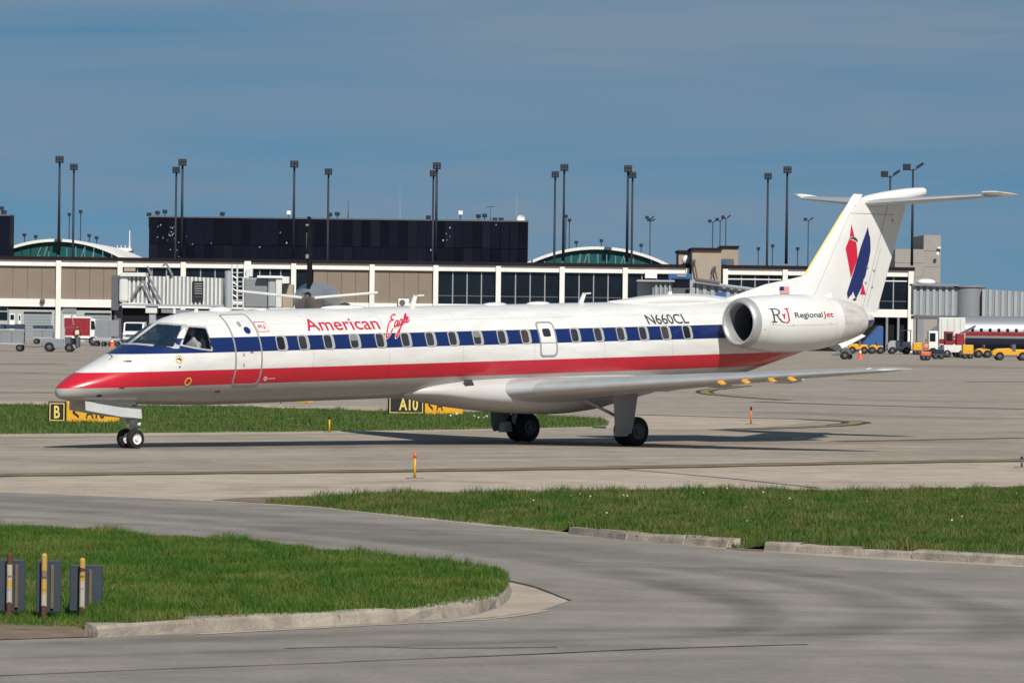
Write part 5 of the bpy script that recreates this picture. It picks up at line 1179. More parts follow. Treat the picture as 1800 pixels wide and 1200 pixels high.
for u, v0, v1, r_, lab in ((612, 398, 352, .06, 'thin roof aerial right of the aircraft fin'), (703, 398, 322, .07, 'tall thin whip aerial on the black building'), (786, 402, 382, .05, 'short roof aerial beside the paired masts'), (908, 404, 335, .07, 'pale whip aerial at the right end of the black building'), (862, 404, 362, .05, 'thin cross bar aerial on the black building')):
    Y = 620; T = thing('aerial', lab, 'aerial', at(u, v0, Y)); wb(MB().bar(at(u, v0+6, Y), at(u, (v0+v1)/2, Y), r_, r_, 6).bar(at(u, (v0+v1)/2, Y), at(u, v1, Y), r_*.6, r_*.4, 6), 'rod', M['steel' if u in (908, 703) else 'mast'], T)
    if u == 862: wb(MB().bar(at(u-8, v1+2, Y), at(u+8, v1+1, Y), .04, .04, 5), 'cross_bar', M['mast'], T)
T = thing('satellite_dish', 'pair of small white dishes on the right end of the black building', 'dish', at(918, 398, 620))
wb(MB().lathe([(0, 0), (-.12, .35), (-.25, .5)], 'y', at(916, 384, 619), 14), 'dish', M['white'], T); wb(MB().bar(at(917, 398, 620), at(916, 385, 620), .05, .05, 6), 'stand', M['steel'], T)

# ================================================================== JET BRIDGES
def corrugated(u0, u1, v0a, v1a, v0b, v1b, Y, d, pitch, T, mt, name='tunnel'):
    """ribbed wall panel; top and bottom may slope from end a to end b"""
    x0, x1 = ax(u0, Y, 510), ax(u1, Y, 510); za0, za1, zb0, zb1 = az(u0, v1a, Y), az(u0, v0a, Y), az(u1, v1b, Y), az(u1, v0b, Y); mb = MB()
    n = int((x1-x0)/pitch); P = []
    for k in range(n):
        for t, dy in ((0, 0), (.45, 0), (.52, .16), (.93, .16)): P.append((x0+(k+t)*(x1-x0)/n, Y+dy))
    P.append((x1, Y))
    for x, y in P:
        t = (x-x0)/(x1-x0); mb.v += [(x, y, za0+(zb0-za0)*t), (x, y, za1+(zb1-za1)*t)]
    mb.f = [(2*i, 2*i+2, 2*i+3, 2*i+1) for i in range(len(P)-1) if i % 4 != 2]; mb2 = MB(); mb2.v = list(mb.v); mb2.f = [(2*i, 2*i+2, 2*i+3, 2*i+1) for i in range(len(P)-1) if i % 4 == 2]
    wb(mb2, name+'_groove', M['groove_shade'], T); o = wb(mb, name, mt, T)
    body = MB().add([(x0, Y+.22, za0), (x1, Y+.22, zb0), (x1, Y+.22, zb1), (x0, Y+.22, za1), (x0, Y+d, za0), (x1, Y+d, zb0), (x1, Y+d, zb1), (x0, Y+d, za1)], [(0, 1, 2, 3), (4, 7, 6, 5), (0, 4, 5, 1), (3, 2, 6, 7), (0, 3, 7, 4), (1, 5, 6, 2)])
    wb(body, name+'_body', mt, T); return o
M['groove_shade'] = mat('jet_bridge_groove', (.24, .25, .26), .7, var=.1)  # darker grey paints the shade between the ribs
YB = 515.0
T = thing('jet_bridge', 'white ribbed jet bridge with black sign panel left of the jet nose', 'jet bridge', (ax(300, YB), YB, 0))
corrugated(226, 294, 484, 531, 486, 536, YB, 3, .42, T, M['bridge']); corrugated(293, 392, 484.5, 535, 489, 541, YB-.35, 3.6, .42, T, M['bridge'])
wb(bx(MB(), 211, 256, 479, 485.5, YB-.5, 4), 'roof_hood', M['bridge'], T); wb(bx(MB(), 209, 226, 480, 532, YB-.2, 4), 'rotunda', M['bridge'], T, bevel=.3); wb(bx(MB(), 196, 210, 484, 545, YB+.4, 4), 'rotunda_side', M['greyd'], T); wb(bx(MB(), 201, 213, 540, 601, YB+1, 2), 'rotunda_column', M['greyd'], T)
sg = wb(bx(MB(), 338, 357.5, 494, 529, YB-.55, .12), 'sign_panel', M['black'], T)
for k in range(5): wb(bx(MB(), 342, 355 if k else 356, 498+k*4.2, 499.4+k*4.2, YB-.56, .006), 'sign_line', M['mull'], T, parent=sg)
wb(bx(MB(), 342, 354, 521, 522.2, YB-.56, .006), 'sign_line', M['bluep'], T, parent=sg)
wb(bx(MB(), 210, 425, 535, 538.5, YB-.4, 3.5), 'floor_beam', M['bridge2'], T)
for (a_, b_) in (((229, 527), (250, 494)), ((252, 494), (269, 530)), ((262, 487), (283, 528)), ((259, 468), (266, 484)), ((292, 462), (303, 484)), ((292, 462), (286, 468))): wb(MB().bar(at(*a_, YB-.6), at(*b_, YB-.6), .12, .12, 6), 'brace', M['grey'], T)
wb(bx(MB(), 262, 274, 548, 585, YB, 1.2), 'support_leg', M['bridge2'], T, bevel=.1); wb(bx(MB(), 256, 276, 538, 550, YB-.2, 1.6), 'leg_head', M['bridge'], T); wb(bx(MB(), 255, 281, 585, 600, YB-.6, 2.6), 'bogie', M['greyd'], T, bevel=.2)
wb(MB().bar(at(402, 541, YB-.6), at(402, 476, YB-.6), .42, .42, 14), 'lift_column', M['bridge2'], T, smooth=True, sharp=40)
for k in range(8): wb(bx(MB(), 408, 426, 478+k*8, 480+k*8, YB-.7, 1.2), 'stair_tread', M['steel'], T)
for u in (408, 417, 427.5): wb(MB().bar(at(u, 541, YB-.75), at(u, 465 if u < 420 else 487, YB-.75), .09, .09, 6), 'stair_post', M['bridge'], T)
for k in range(5): wb(MB().bar(at(409, 485+k*11, YB-.8), at(417, 490+k*11, YB-.8), .06, .06, 5), 'rail', M['steel'], T)
wb(bx(MB(), 429, 474, 488, 541, YB+.8, 4), 'cab', M['grey'], T, bevel=.15); wb(bx(MB(), 471, 486, 486, 541, YB+.3, 4), 'cab_corner', M['bridge2'], T, bevel=.2); wb(bx(MB(), 484.5, 495.5, 486, 541, YB+.1, 4), 'cab_frame', M['bridge'], T, bevel=.1); wb(bx(MB(), 496, 508, 486, 498, YB+.1, 2), 'canopy_hood', M['bridge'], T); wb(bx(MB(), 452, 496, 484.5, 488.5, YB-.1, 5), 'cab_roof', M['white'], T)
wb(bx(MB(), 497, 515, 500, 541, YB+1.5, 3), 'canopy_bellows', M['tan2'], T)
wb(bx(MB(), 430, 441, 459, 485, YB+2, .6), 'service_cabinet', M['white'], T); wb(bx(MB(), 433, 444, 472, 486, YB+1.6, 1), 'service_box', M['bridge'], T)

T = thing('jet_bridge', 'grey jet bridge cab under a blue canopy near the tan plant block', 'jet bridge', (ax(1200, 505), 505, 0))
wb(bx(MB(), 1122, 1150, 494, 540, 506, 4), 'cab', M['bridge2'], T, bevel=.2); wb(bx(MB(), 1146, 1182, 494, 540, 505, 4), 'cab_side', M['grey'], T, bevel=.2)
for u in (1152, 1160, 1168, 1176): wb(bx(MB(), u, u+3, 497, 535, 504.8, .2), 'cab_rib', M['bridge2'], T)
wb(bx(MB(), 1120, 1186, 492, 495, 504.4, 6), 'cab_roof', M['bridge2'], T); wb(bx(MB(), 1134, 1155, 477, 489, YT-.3, .5), 'white_sign_board', M['white'], T)
wb(bx(MB(), 1176, 1216, 481, 490, 507, 3), 'blue_canopy', M['bluep'], T); wb(bx(MB(), 1190, 1206, 483, 486.5, 506.9, .08), 'canopy_lettering_strip', M['mull'], T); wb(bx(MB(), 1183, 1214, 490, 540, 508, 4), 'dark_passage', M['greyd'], T)
wb(bx(MB(), 1213, 1224, 492, 540, 504, 3), 'frame_post', M['bridge2'], T)
corrugated(1222, 1345, 497, 528, 512, 543, 504, 3, .72, T, M['bridge2'])
wb(MB().bar(at(1220, 495, 503.6), at(1345, 511, 503.6), .16, .16, 6), 'top_rail', M['bridge2'], T); wb(MB().bar(at(1222, 492, 503.6), at(1265, 498, 503.6), .22, .22, 6), 'roof_pipe', M['greyd'], T)
wb(bx(MB(), 1258, 1277, 513, 521, 503.4, .2), 'blue_panel', M['bluep'], T)
wb(bx(MB(), 1222, 1345, 543, 548, 504, 3), 'floor_beam', M['greyd'], T); wb(bx(MB(), 1236, 1246, 548, 604, 505, 1), 'support_leg', M['grey'], T)

T = thing('jet_bridge', 'long pale grey jet bridge reaching to the right edge of the view', 'jet bridge', (ax(1700, 505), 505, 0))
corrugated(1606, 1684, 502, 553, 505, 555, 505, 3.4, .62, T, M['bridge2']); corrugated(1727, 1850, 508, 557, 516, 562, 504.5, 3.4, .62, T, M['bridge2'])
wb(MB().lathe([(0, 1.0), (0, 1.55), (3.0, 1.55), (3.05, 1.7), (3.2, 1.7), (3.25, .2)], 'z', (ax(1705, 506), 506.5, az(1705, 557, 506)), 28), 'rotunda', M['grey'], T, smooth=True, sharp=40)
wb(bx(MB(), 1604, 1686, 499, 502.5, 504.6, 4), 'roof_rail', M['grey'], T); wb(bx(MB(), 1606, 1850, 556, 562, 505, 3.4), 'floor_beam', M['greyd'], T)
wb(bx(MB(), 1650, 1662, 560, 618, 506, 1.4), 'support_leg', M['bridge'], T); wb(bx(MB(), 1700, 1712, 562, 612, 507, 1.2), 'rotunda_column', M['grey'], T)
wb(bx(MB(), 1613, 1624, 548, 610, 530, 2), 'grey_post', M['grey'], T); wb(MB().ball(at(1628, 496, 505), (1.0, .6, .35)), 'roof_lamp', M['white'], T, smooth=True)
wb(bx(MB(), 1666, 1696, 563, 575, 509, 2), 'hanging_unit', M['bridge2'], T)

# ================================================================== AIRCRAFT PARKED AT THE GATES
M['silver'] = mat('bare_metal_skin', (.42, .43, .45), .38, .55, var=.06)
M['tailbrown'] = mat('dark_brown_fin', (.010, .007, .010), .8, var=.2, spec=.1)
YP = 488.0; q = at(541, 519, YP)
T = thing('parked_airliner', 'grey airliner seen from behind with dark fin at the gate beyond the jet', 'airplane', (q.x, YP, 0)); cx, cz = q.x, q.z
mb = MB(); n = 32
for y, r, dz in ((0, .32, 0), (1.2, .62, -.02), (3.5, 1.05, -.15), (6.5, 1.5, -.35), (10, 1.85, -.5), (13, 1.95, -.55), (42, 1.95, -.55)):
    for i in range(n): t = 2*math.pi*i/n; mb.v.append((cx+r*math.cos(t), YP+y, cz+dz+r*math.sin(t)))
for j in range(6):
    for i in range(n): mb.f.append((j*n+i, j*n+(i+1) % n, (j+1)*n+(i+1) % n, (j+1)*n+i))
wb(mb, 'fuselage', M['silver'], T, smooth=True)
wb(MB().lathe([(-.05, .0), (-.02, .26), (-.3, .33), (0, .36)], 'y', (cx, YP, cz), 20), 'tail_exhaust', M['greyd'], T, smooth=True, sharp=40)
def slab(pts, th, ax_n):
    P = [Vector(p_) for p_ in pts]; nn = Vector(ax_n)*th/2; k = len(P); mb = MB(); mb.v = [tuple(p_+nn) for p_ in P]+[tuple(p_-nn) for p_ in P]
    mb.f = [tuple(range(k)), tuple(range(2*k-1, k-1, -1))]+[(i, (i+1) % k, k+(i+1) % k, k+i) for i in range(k)]; return mb
for sd, ut, vt in ((-1, 414, 511), (1, 663, 514)):
    tip = at(ut, vt, YP); x1, z1 = tip.x, tip.z
    wb(slab([(cx+sd*.6, YP+1.2, cz-.25), (x1, YP+2.6, z1), (x1, YP+4.2, z1), (cx+sd*.8, YP+6.0, cz-.15)], .26, (0, 0, 1)), 'tailplane', M['bridge'], T, bevel=.08)
ft = at(540, 379, YP)
wb(slab([(cx, YP+1.4, cz+.5), (ft.x, YP+3.6, ft.z), (ft.x, YP+5.8, ft.z), (cx, YP+8.5, cz+1.0)], .30, (1, 0, 0)), 'fin', M['tailbrown'], T, bevel=.1)
for v0, v1, mt in ((447, 454, 'grey'), (394, 397, 'grey'), (409, 440, 'greyd')):
    wb(bx(MB(), 539-(.6 if mt == 'greyd' else 1.5), 541+(.2 if mt == 'greyd' else 1.5), v0, v1, YP+2.0 if v0 > 420 else YP+3.2, .5), 'fin_marking', M[mt], T)
for sd in (-1, 1):
    wb(slab([(cx+sd*1.6, YP+16, cz-2.1), (cx+sd*16, YP+21, cz-1.7), (cx+sd*16, YP+22.5, cz-1.7), (cx+sd*1.6, YP+23, cz-2.1)], .4, (0, 0, 1)), 'wing', M['silver'], T)
    wb(MB().lathe([(0, .5), (1, .9), (4, 1.0), (5, .85)], 'y', (cx+sd*5.2, YP+14, cz-2.2), 18), 'engine', M['silver'], T, smooth=True)
    wb(MB().bar((cx+sd*3.0, YP+20, cz-1.6), (cx+sd*3.0, YP+20, .55), .18, .15, 8), 'main_gear_leg', M['grey'], T); wb(MB().lathe([(-.25, .2), (-.22, .5), (.22, .5), (.25, .2)], 'x', (cx+sd*3.0, YP+20, .5), 18), 'wheel', M['tyre'], T)
wb(MB().lathe([(-.15, .15), (-.12, .38), (.12, .38), (.15, .15)], 'x', (cx, YP+38, .38), 16), 'nose_wheel', M['tyre'], T); wb(MB().bar((cx, YP+38, .4), (cx, YP+38, cz-2), .12, .12, 8), 'nose_gear_leg', M['grey'], T)
wb(MB().lathe([(42, 1.95), (44, 1.7), (46, 1.1), (47.2, .3), (47.3, 0)], 'y', (cx, YP, cz-.55), 28), 'nose', M['silver'], T, smooth=True)

YR = 478.0
T = thing('parked_airliner', 'silver airliner with red stripe side on at the right edge of the view', 'airplane', (ax(1740, YR), YR, 0))
xn = ax(1634, YR); zc_ = az(1740, 586, YR); mb = MB(); n = 36
for x, r, dz in ((0, .05, -.35), (.25, .55, -.3), (.9, 1.0, -.22), (2, 1.4, -.1), (3.6, 1.68, 0), (40, 1.7, 0)):
    for i in range(n): t = 2*math.pi*i/n; mb.v.append((xn+x, YR+1.7+r*math.cos(t), zc_+dz+r*math.sin(t)))
for j in range(5):
    for i in range(n): mb.f.append((j*n+i, j*n+(i+1) % n, (j+1)*n+(i+1) % n, (j+1)*n+i))
wb(mb, 'fuselage', M['silver'], T, smooth=True)
mb = MB()
for x, r in ((2.0, 1.41), (3.6, 1.69), (40, 1.71)):
    for k in range(7): t = R(180-6+k*2.2); mb.v.append((xn+x, YR+1.7+(r+.01)*math.cos(t), zc_+(r+.01)*math.sin(t)))
mb.f = [(j*7+k, j*7+k+1, (j+1)*7+k+1, (j+1)*7+k) for j in range(2) for k in range(6)]; wb(mb, 'red_stripe', M['red'], T, smooth=True)
mb = MB()
for x, r in ((3.0, 1.62), (3.8, 1.70), (40, 1.71)):
    for k in range(7): t = R(180+16+k*12); mb.v.append((xn+x, YR+1.7+(r+.01)*math.cos(t), zc_+(r+.01)*math.sin(t)))
mb.f = [(j*7+k, j*7+k+1, (j+1)*7+k+1, (j+1)*7+k) for j in range(2) for k in range(6)]; wb(mb, 'lower_band', M['navycl'], T, smooth=True)  # dark navy band round the lower side of the fuselage
for k in range(12): wb(MB().box((xn+4.2+k*.85, YR+.005, zc_+.33), (.28, .05, .34)), 'cabin_window', M['glass'], T, bevel=.05)
wb(MB().box((xn+1.6, YR+.75, zc_+.45), (.7, .5, .35), -.7), 'windscreen', M['glass'], T, bevel=.05)
wb(MB().bar((xn+3.2, YR+1.7, zc_-1.6), (xn+3.2, YR+1.7, .4), .1, .1, 8), 'nose_gear_leg', M['grey'], T); wb(MB().lathe([(-.2, .15), (-.16, .38), (.16, .38), (.2, .15)], 'y', (xn+3.2, YR+1.7, .38), 18), 'nose_wheel', M['tyre'], T)
wb(MB().bar((xn+18, YR+1.7, zc_-1.6), (xn+18, YR+1.7, .4), .14, .14, 8), 'main_gear_leg', M['grey'], T); wb(MB().lathe([(-.3, .2), (-.26, .5), (.26, .5), (.3, .2)], 'y', (xn+18, YR+1.7, .5), 18), 'main_wheel', M['tyre'], T)
wb(slab([(xn+14, YR+1.7, zc_-1.1), (xn+19, YR-12, zc_+.1), (xn+20.5, YR-12, zc_+.1), (xn+20, YR+1.7, zc_-1.1)], .4, (0, 0, 1)), 'wing', M['silver'], T)
fx = xn+34; wb(slab([(fx, YR+1.7, zc_+1.4), (fx+4.5, YR+1.7, zc_+7), (fx+6.5, YR+1.7, zc_+7), (fx+6, YR+1.7, zc_+1)], .35, (0, 1, 0)), 'fin', M['silver'], T)

# ================================================================== RAMP VEHICLES AND PEOPLE
def rwheel(T, x, y, r, wd=.22):
    o = wb(MB().lathe([(-wd/2, r*.5), (-wd/2, r*.9), (-wd*.3, r), (wd*.3, r), (wd/2, r*.9), (wd/2, r*.5)], 'y', (x, y, r), 20), 'wheel', M['tyre'], T, smooth=True, sharp=40)
    wb(MB().lathe([(-wd*.42, 0), (-wd*.42, r*.3), (-wd*.3, r*.5), (wd*.3, r*.5), (wd*.42, 0)], 'y', (x, y, r), 14), 'rim', M['greyd'], T, parent=o); return o
def wheels(T, xs, y0, y1, r):
    for x in xs:
        for y in (y0+.1, y1-.1): rwheel(T, x, y, r)
def cart(u0, u1, vt, Y, label, body, load, wh, loadmat='luggage', frame='steel', curtain=True):
    x0, x1 = ax(u0, Y), ax(u1, Y); zt = az((u0+u1)/2, vt, Y); T = thing('baggage_cart', label, 'cart', ((x0+x1)/2, Y, 0), 0, 'baggage carts')
    wb(MB().lim(x0, x1, Y, Y+1.5, .55, .68), 'deck', M[frame], T, bevel=.02)
    n = max(2, int((x1-x0)/.9))
    if curtain:
        for k in range(n): wb(MB().lim(x0+(x1-x0)*k/n+.02, x0+(x1-x0)*(k+1)/n-.02, Y+.03, Y+.07, .70, zt-.14), 'side_panel', M[body], T)
        wb(MB().lim(x0+.03, x1-.03, Y+.1, Y+1.45, .7, zt-.2), 'inner_box', M['greyd'], T)
    wb(MB().lim(x0, x1, Y-.02, Y+1.52, zt-.13, zt), 'top_rail', M[frame], T)
    for x in (x0+.05, x1-.05): wb(MB().bar((x, Y+.02, .6), (x, Y+.02, zt+.02), .05, .05, 6), 'post', M[frame], T)
    rr = random.Random(int(u0*7+3))
    for k in range(load):
        w_ = (x1-x0)/load; c = (x0+(k+.5)*w_, Y+.6, zt+rr.uniform(.12, .22)); wb(MB().box(c, (w_*.95, .8, rr.uniform(.28, .5)), rr.uniform(-.15, .15)), 'suitcase', M[loadmat], T, bevel=.06)
    wheels(T, [x0+.4, x1-.35], Y, Y+1.5, wh)
    wb(MB().bar((x1, Y+.75, .45), (x1+.9, Y+.75, .35), .04, .04, 6), 'tow_bar', M['greyd'], T); return T
cart(-42, 42, 578, 402, 'grey panelled baggage cart loaded with dark bags at the left edge', 'grey', 5, .30)
cart(57, 93, 578, 500, 'grey baggage cart heaped with blue bags by the roller door', 'grey', 3, .28)
# people
def person(loc_, h, face, label, top, legs, pose='stand', vest=None):
    P = thing('person', label, 'person', loc_, face); s = h/1.75
    if pose == 'sit':
        V = [(0, 0, .50), (0, 0, .75), (0, 0, 1.0), (0, .0, 1.14), (0, .01, 1.25), (0, .02, 1.36), (-.2, 0, 1.06), (-.26, -.08, .82), (-.2, -.30, .80), (.2, 0, 1.06), (.26, -.08, .82), (.2, -.30, .80),
             (-.1, -.04, .48), (-.11, -.42, .50), (-.11, -.46, .10), (-.11, -.58, .06), (.1, -.04, .48), (.11, -.42, .50), (.11, -.46, .10), (.11, -.58, .06)]
    else:
        V = [(0, 0, .95), (0, 0, 1.12), (0, 0, 1.30), (0, 0, 1.44), (0, -.01, 1.53), (0, -.02, 1.64), (-.2, 0, 1.38), (-.27, -.02, 1.12), (-.25, -.12, .90), (.2, 0, 1.38), (.27, -.04, 1.12), (.22, -.2, .95),
             (-.09, 0, .88), (-.11, -.03, .48), (-.11, .02, .08), (-.11, -.14, .04), (.09, 0, .88), (.11, .05, .48), (.11, .1, .08), (.11, -.05, .04)]
    V = [(a_*s, b_*s, c_*s) for a_, b_, c_ in V]
    E_ = [(0, 1), (1, 2), (2, 3), (3, 4), (4, 5), (3, 6), (6, 7), (7, 8), (3, 9), (9, 10), (10, 11), (0, 12), (12, 13), (13, 14), (14, 15), (0, 16), (16, 17), (17, 18), (18, 19)]
    rad = [(.15, .11), (.14, .10), (.17, .11), (.12, .09), .055, .10, .07, .05, .04, .07, .05, .04, .09, .065, .05, .045, .09, .065, .05, .045]
    skin_body('body', V, E_, [(r_[0]*s, r_[1]*s) if isinstance(r_, tuple) else r_*s for r_ in rad], 0, M[top], P, 1)
    hz = V[5][2]; MB().ball((V[5][0], V[5][1], hz+.06*s), (.085*s, .10*s, .125*s), 12, 8).build('head', M['skin'], P, smooth=True)
    MB().ball((V[5][0], V[5][1]+.015*s, hz+.11*s), (.092*s, .105*s, .09*s), 12, 8).build('hair', M['hair'], P, smooth=True)
    if pose != 'sit':
        for sg_ in (12, 16): MB().bar(V[sg_], V[sg_+1], .095*s, .075*s, 10).bar(V[sg_+1], V[sg_+2], .075*s, .06*s, 10).build('trousers', M[legs], P, smooth=True)
    if vest:
        mb = MB().lathe([(V[1][2]-.05*s, .165*s), (V[2][2], .20*s), (V[3][2]+.01, .17*s)], 'z', (0, 0, 0), 14); mb.v = [(a_, b_*.75, c_) for a_, b_, c_ in mb.v]; vo = mb.build('vest', M[vest], P, smooth=True)
        for z in (V[1][2]+.03*s, V[2][2]-.02*s): mb = MB().lathe([(z, .205*s), (z+.05*s, .208*s)], 'z', (0, 0, 0), 14); mb.v = [(a_, b_*.76, c_) for a_, b_, c_ in mb.v]; mb.build('reflective_band', M['white'], vo)
    return P
# tow tractor at the left with its driver
Y = 402; T = thing('tow_tractor', 'grey open tow tractor pulling the cart at the left', 'tractor', (ax(108, Y), Y, 0)); xx = lambda u: ax(u, Y)
wb(MB().prism([(xx(76), .35), (xx(76), 1.0), (xx(82), 1.12), (xx(112), 1.05), (xx(113), .62), (xx(132), .62), (xx(134), .3), (xx(112), .28)], Y, Y+1.6, 'y'), 'chassis', M['grey'], T, bevel=.04)
wb(MB().lim(xx(113), xx(114.5), Y+.05, Y+.15, .6, 2.0), 'front_post', M['steel'], T); wb(MB().lim(xx(113), xx(131), Y+.05, Y+1.5, 1.96, 2.04), 'canopy', M['greyd'], T, bevel=.03)
wb(MB().lim(xx(114), xx(124), Y+.15, Y+1.4, .62, 1.25), 'seat', M['greyd'], T, bevel=.05); wb(MB().lim(xx(134), xx(139), Y+.1, Y+1.5, .4, 1.25), 'front_cowl', M['greyd'], T, bevel=.05); wb(MB().bar((xx(131), Y+.7, 1.2), (xx(127), Y+.7, 1.5), .03, .03, 6), 'steering_column', M['black'], T)
for u in (87, 122):
    for y in (Y+.02, Y+1.45): rwheel(T, xx(u), y, .40 if u < 100 else .36, .26)
wb(MB().bar((xx(76), Y+.75, .45), (xx(56), Y+.75, .38), .04, .04, 6), 'tow_hitch', M['greyd'], T)
person((ax(137, 404), 403.2, .35), 1.75, R(20), 'ramp worker in a striped hi-vis vest standing at the tow tractor', 'navycl', 'navycl', 'stand', 'hivis')
# red service truck
Y = 486; T = thing('service_truck', 'dark red service truck with white cab behind the tow tractor', 'truck', (ax(140, Y), Y, 0)); xx = lambda u: ax(u, Y)
wb(MB().lim(xx(113), xx(158), Y, Y+2.2, .6, 2.7), 'body', M['red'], T, bevel=.06)
for k in range(5): wb(MB().lim(xx(115+k*8.6), xx(122+k*8.6), Y-.05, Y, 1.25, 2.5), 'locker_door', M['red'], T)
wb(MB().lim(xx(113), xx(158), Y-.12, Y, .72, .95), 'side_step', M['white'], T); wb(MB().lim(xx(112), xx(160), Y-.05, Y+2.3, 2.7, 2.85), 'roof_rail', M['beam'], T)
cab = wb(MB().prism([(xx(158), .5), (xx(170), .5), (xx(170), 1.5), (xx(167), 2.6), (xx(158), 2.7)], Y+.05, Y+2.15, 'y'), 'cab', M['white'], T, bevel=.06); wb(MB().prism([(xx(160), 1.6), (xx(167.5), 1.6), (xx(166), 2.4), (xx(160), 2.45)], Y+.02, Y+.05, 'y'), 'cab_window', M['glass'], T, parent=cab)
wheels(T, [xx(123), xx(164)], Y, Y+2.2, .45); wb(MB().bar((xx(130), Y-.1, 2.0), (xx(126), Y-.1, 2.9), .05, .05, 6), 'pipe', M['steel'], T)
# grey container on a dolly
Y = 478; T = thing('cargo_container', 'plain grey cargo container on a dolly left of the jet nose', 'container', (ax(190, Y), Y, 0)); xx = lambda u: ax(u, Y)
wb(MB().prism([(xx(166), .95), (xx(209), .95), (xx(209), 2.55), (xx(168), 2.55)], Y, Y+2, 'y'), 'container_body', M['grey'], T, bevel=.03)
for u in (178, 192): wb(MB().lim(xx(u), xx(u+.8), Y-.03, Y, .97, 2.53), 'seam_rib', M['grey'], T)
wb(MB().lim(xx(164), xx(211), Y-.1, Y+2.1, .55, .78), 'dolly_bed', M['steel'], T, bevel=.02); wheels(T, [xx(170), xx(182), xx(194), xx(206)], Y, Y+2, .22)
# white van seen from the front
Y = 500; T = thing('van', 'white van facing the viewer under the jet bridge', 'van', (ax(234, Y), Y, 0)); xx = lambda u: ax(u, Y)
mb = MB().prism([(0, .4), (0, 1.2), (.7, 1.4), (1.4, 2.28), (4.6, 2.35), (4.6, .4)], xx(216), xx(252), 'x'); mb.v = [(a_, Y+b_, c_) for a_, b_, c_ in mb.v]; bd = wb(mb, 'body', M['white'], T, bevel=.05)
mb = MB().prism([(.72, 1.46), (1.32, 2.2), (1.30, 2.22), (.68, 1.48)], xx(219), xx(249), 'x'); mb.v = [(a_, Y-.03+b_, c_) for a_, b_, c_ in mb.v]; wb(mb, 'windscreen', M['glass'], T)
wb(MB().lim(xx(221), xx(247), Y-.04, Y, .85, 1.1), 'grille', M['greyd'], T); wb(MB().lim(xx(215), xx(253), Y-.12, Y, .42, .62), 'bumper', M['greyd'], T, bevel=.03)
for u in (219, 247): wb(MB().lim(xx(u)-.14, xx(u)+.14, Y-.05, Y, .88, 1.08), 'headlight', M['steel'], T, bevel=.02)
wheels(T, [xx(219), xx(249)], Y+.7, Y+1.1, .34)
# traffic cones
def cone(u, vb, label):
    p = gnd(u, vb); T = thing('traffic_cone', label, 'cone', p, 0, 'orange traffic cones')
    MB().box((0, 0, .04), (.55, .55, .08)).build('base', M['orange'], T); c_ = MB().lathe([(.08, .22), (.45, .14), (.95, .05), (.97, 0)], 'z', (0, 0, 0), 16).build('cone_body', M['orange'], T, smooth=True, sharp=50); MB().lathe([(.55, .13), (.72, .10)], 'z', (0, 0, 0), 16).build('white_band', M['white'], c_, smooth=True)
cone(197, 611, 'orange traffic cone just left of the cockpit'); cone(1512, 631, 'orange traffic cone below the engine exhaust'); cone(1600, 619, 'small orange traffic cone beside the grey tractor')
# right side
Y = 428; T = thing('tow_dolly', 'dark low tow dolly below the tail of the jet', 'dolly', (ax(1488, Y), Y, 0)); xx = lambda u: ax(u, Y)
wb(MB().prism([(xx(1461), .35), (xx(1478), .55), (xx(1484), 1.1), (xx(1492), 1.0), (xx(1500), .45), (xx(1476), .32)], Y, Y+1.2, 'y'), 'frame', M['greyd'], T, bevel=.03); rwheel(T, xx(1486), Y-.05, .36, .2); rwheel(T, xx(1486), Y+1.2, .36, .2); rwheel(T, xx(1495), Y+.4, .25, .2)
def tractor(u0, u1, vt, Y, label, mt, cab=False):
    T = thing('ramp_tractor', label, 'tractor', (ax((u0+u1)/2, Y), Y, 0), 0, 'ramp vehicles at the right'); x0, x1 = ax(u0, Y), ax(u1, Y); zt = az((u0+u1)/2, vt, Y); L_ = x1-x0
    wb(MB().prism([(x0, .4), (x0, zt*.7), (x0+L_*.12, zt*.95), (x0+L_*.45, zt), (x0+L_*.5, zt*.92), (x0+L_*.95, zt*.9), (x1, zt*.6), (x1, .4)], Y, Y+1.7, 'y'), 'body', M[mt], T, bevel=.06)
    wb(MB().lim(x0+L_*.52, x0+L_*.62, Y-.02, Y+1.5, .8, zt+.35), 'seat_back', M['greyd'], T, bevel=.04); wb(MB().lim(x0-.05, x1+.05, Y-.04, Y+1.74, .36, .5), 'bumper_skirt', M['greyd'], T)
    wheels(T, [x0+L_*.2, x0+L_*.8], Y-.06, Y+1.76, .38)
    if cab:
        for x in (x0+L_*.55, x1-.1): wb(MB().bar((x, Y+.1, zt*.8), (x, Y+.1, zt+1.0), .05, .05, 6), 'cab_post', M['greyd'], T)
        wb(MB().lim(x0+L_*.5, x1, Y, Y+1.6, zt+1.0, zt+1.08), 'cab_roof', M[mt], T)
    return T
tractor(1492, 1527, 604, 508, 'yellow ramp tractor nearest the tail of the jet', 'yellow'); tractor(1529, 1554, 606, 509, 'shorter yellow ramp tractor left of the blue grey tug', 'yellow'); tractor(1561, 1603, 598, 510, 'blue grey aircraft tug beyond the tail', 'bridge2', True)
tractor(1745, 1812, 612, 440, 'yellow tractor cut by the right edge', 'yellow'); tractor(1716, 1742, 612, 470, 'yellow ramp tractor under the silver airliner', 'yellow')
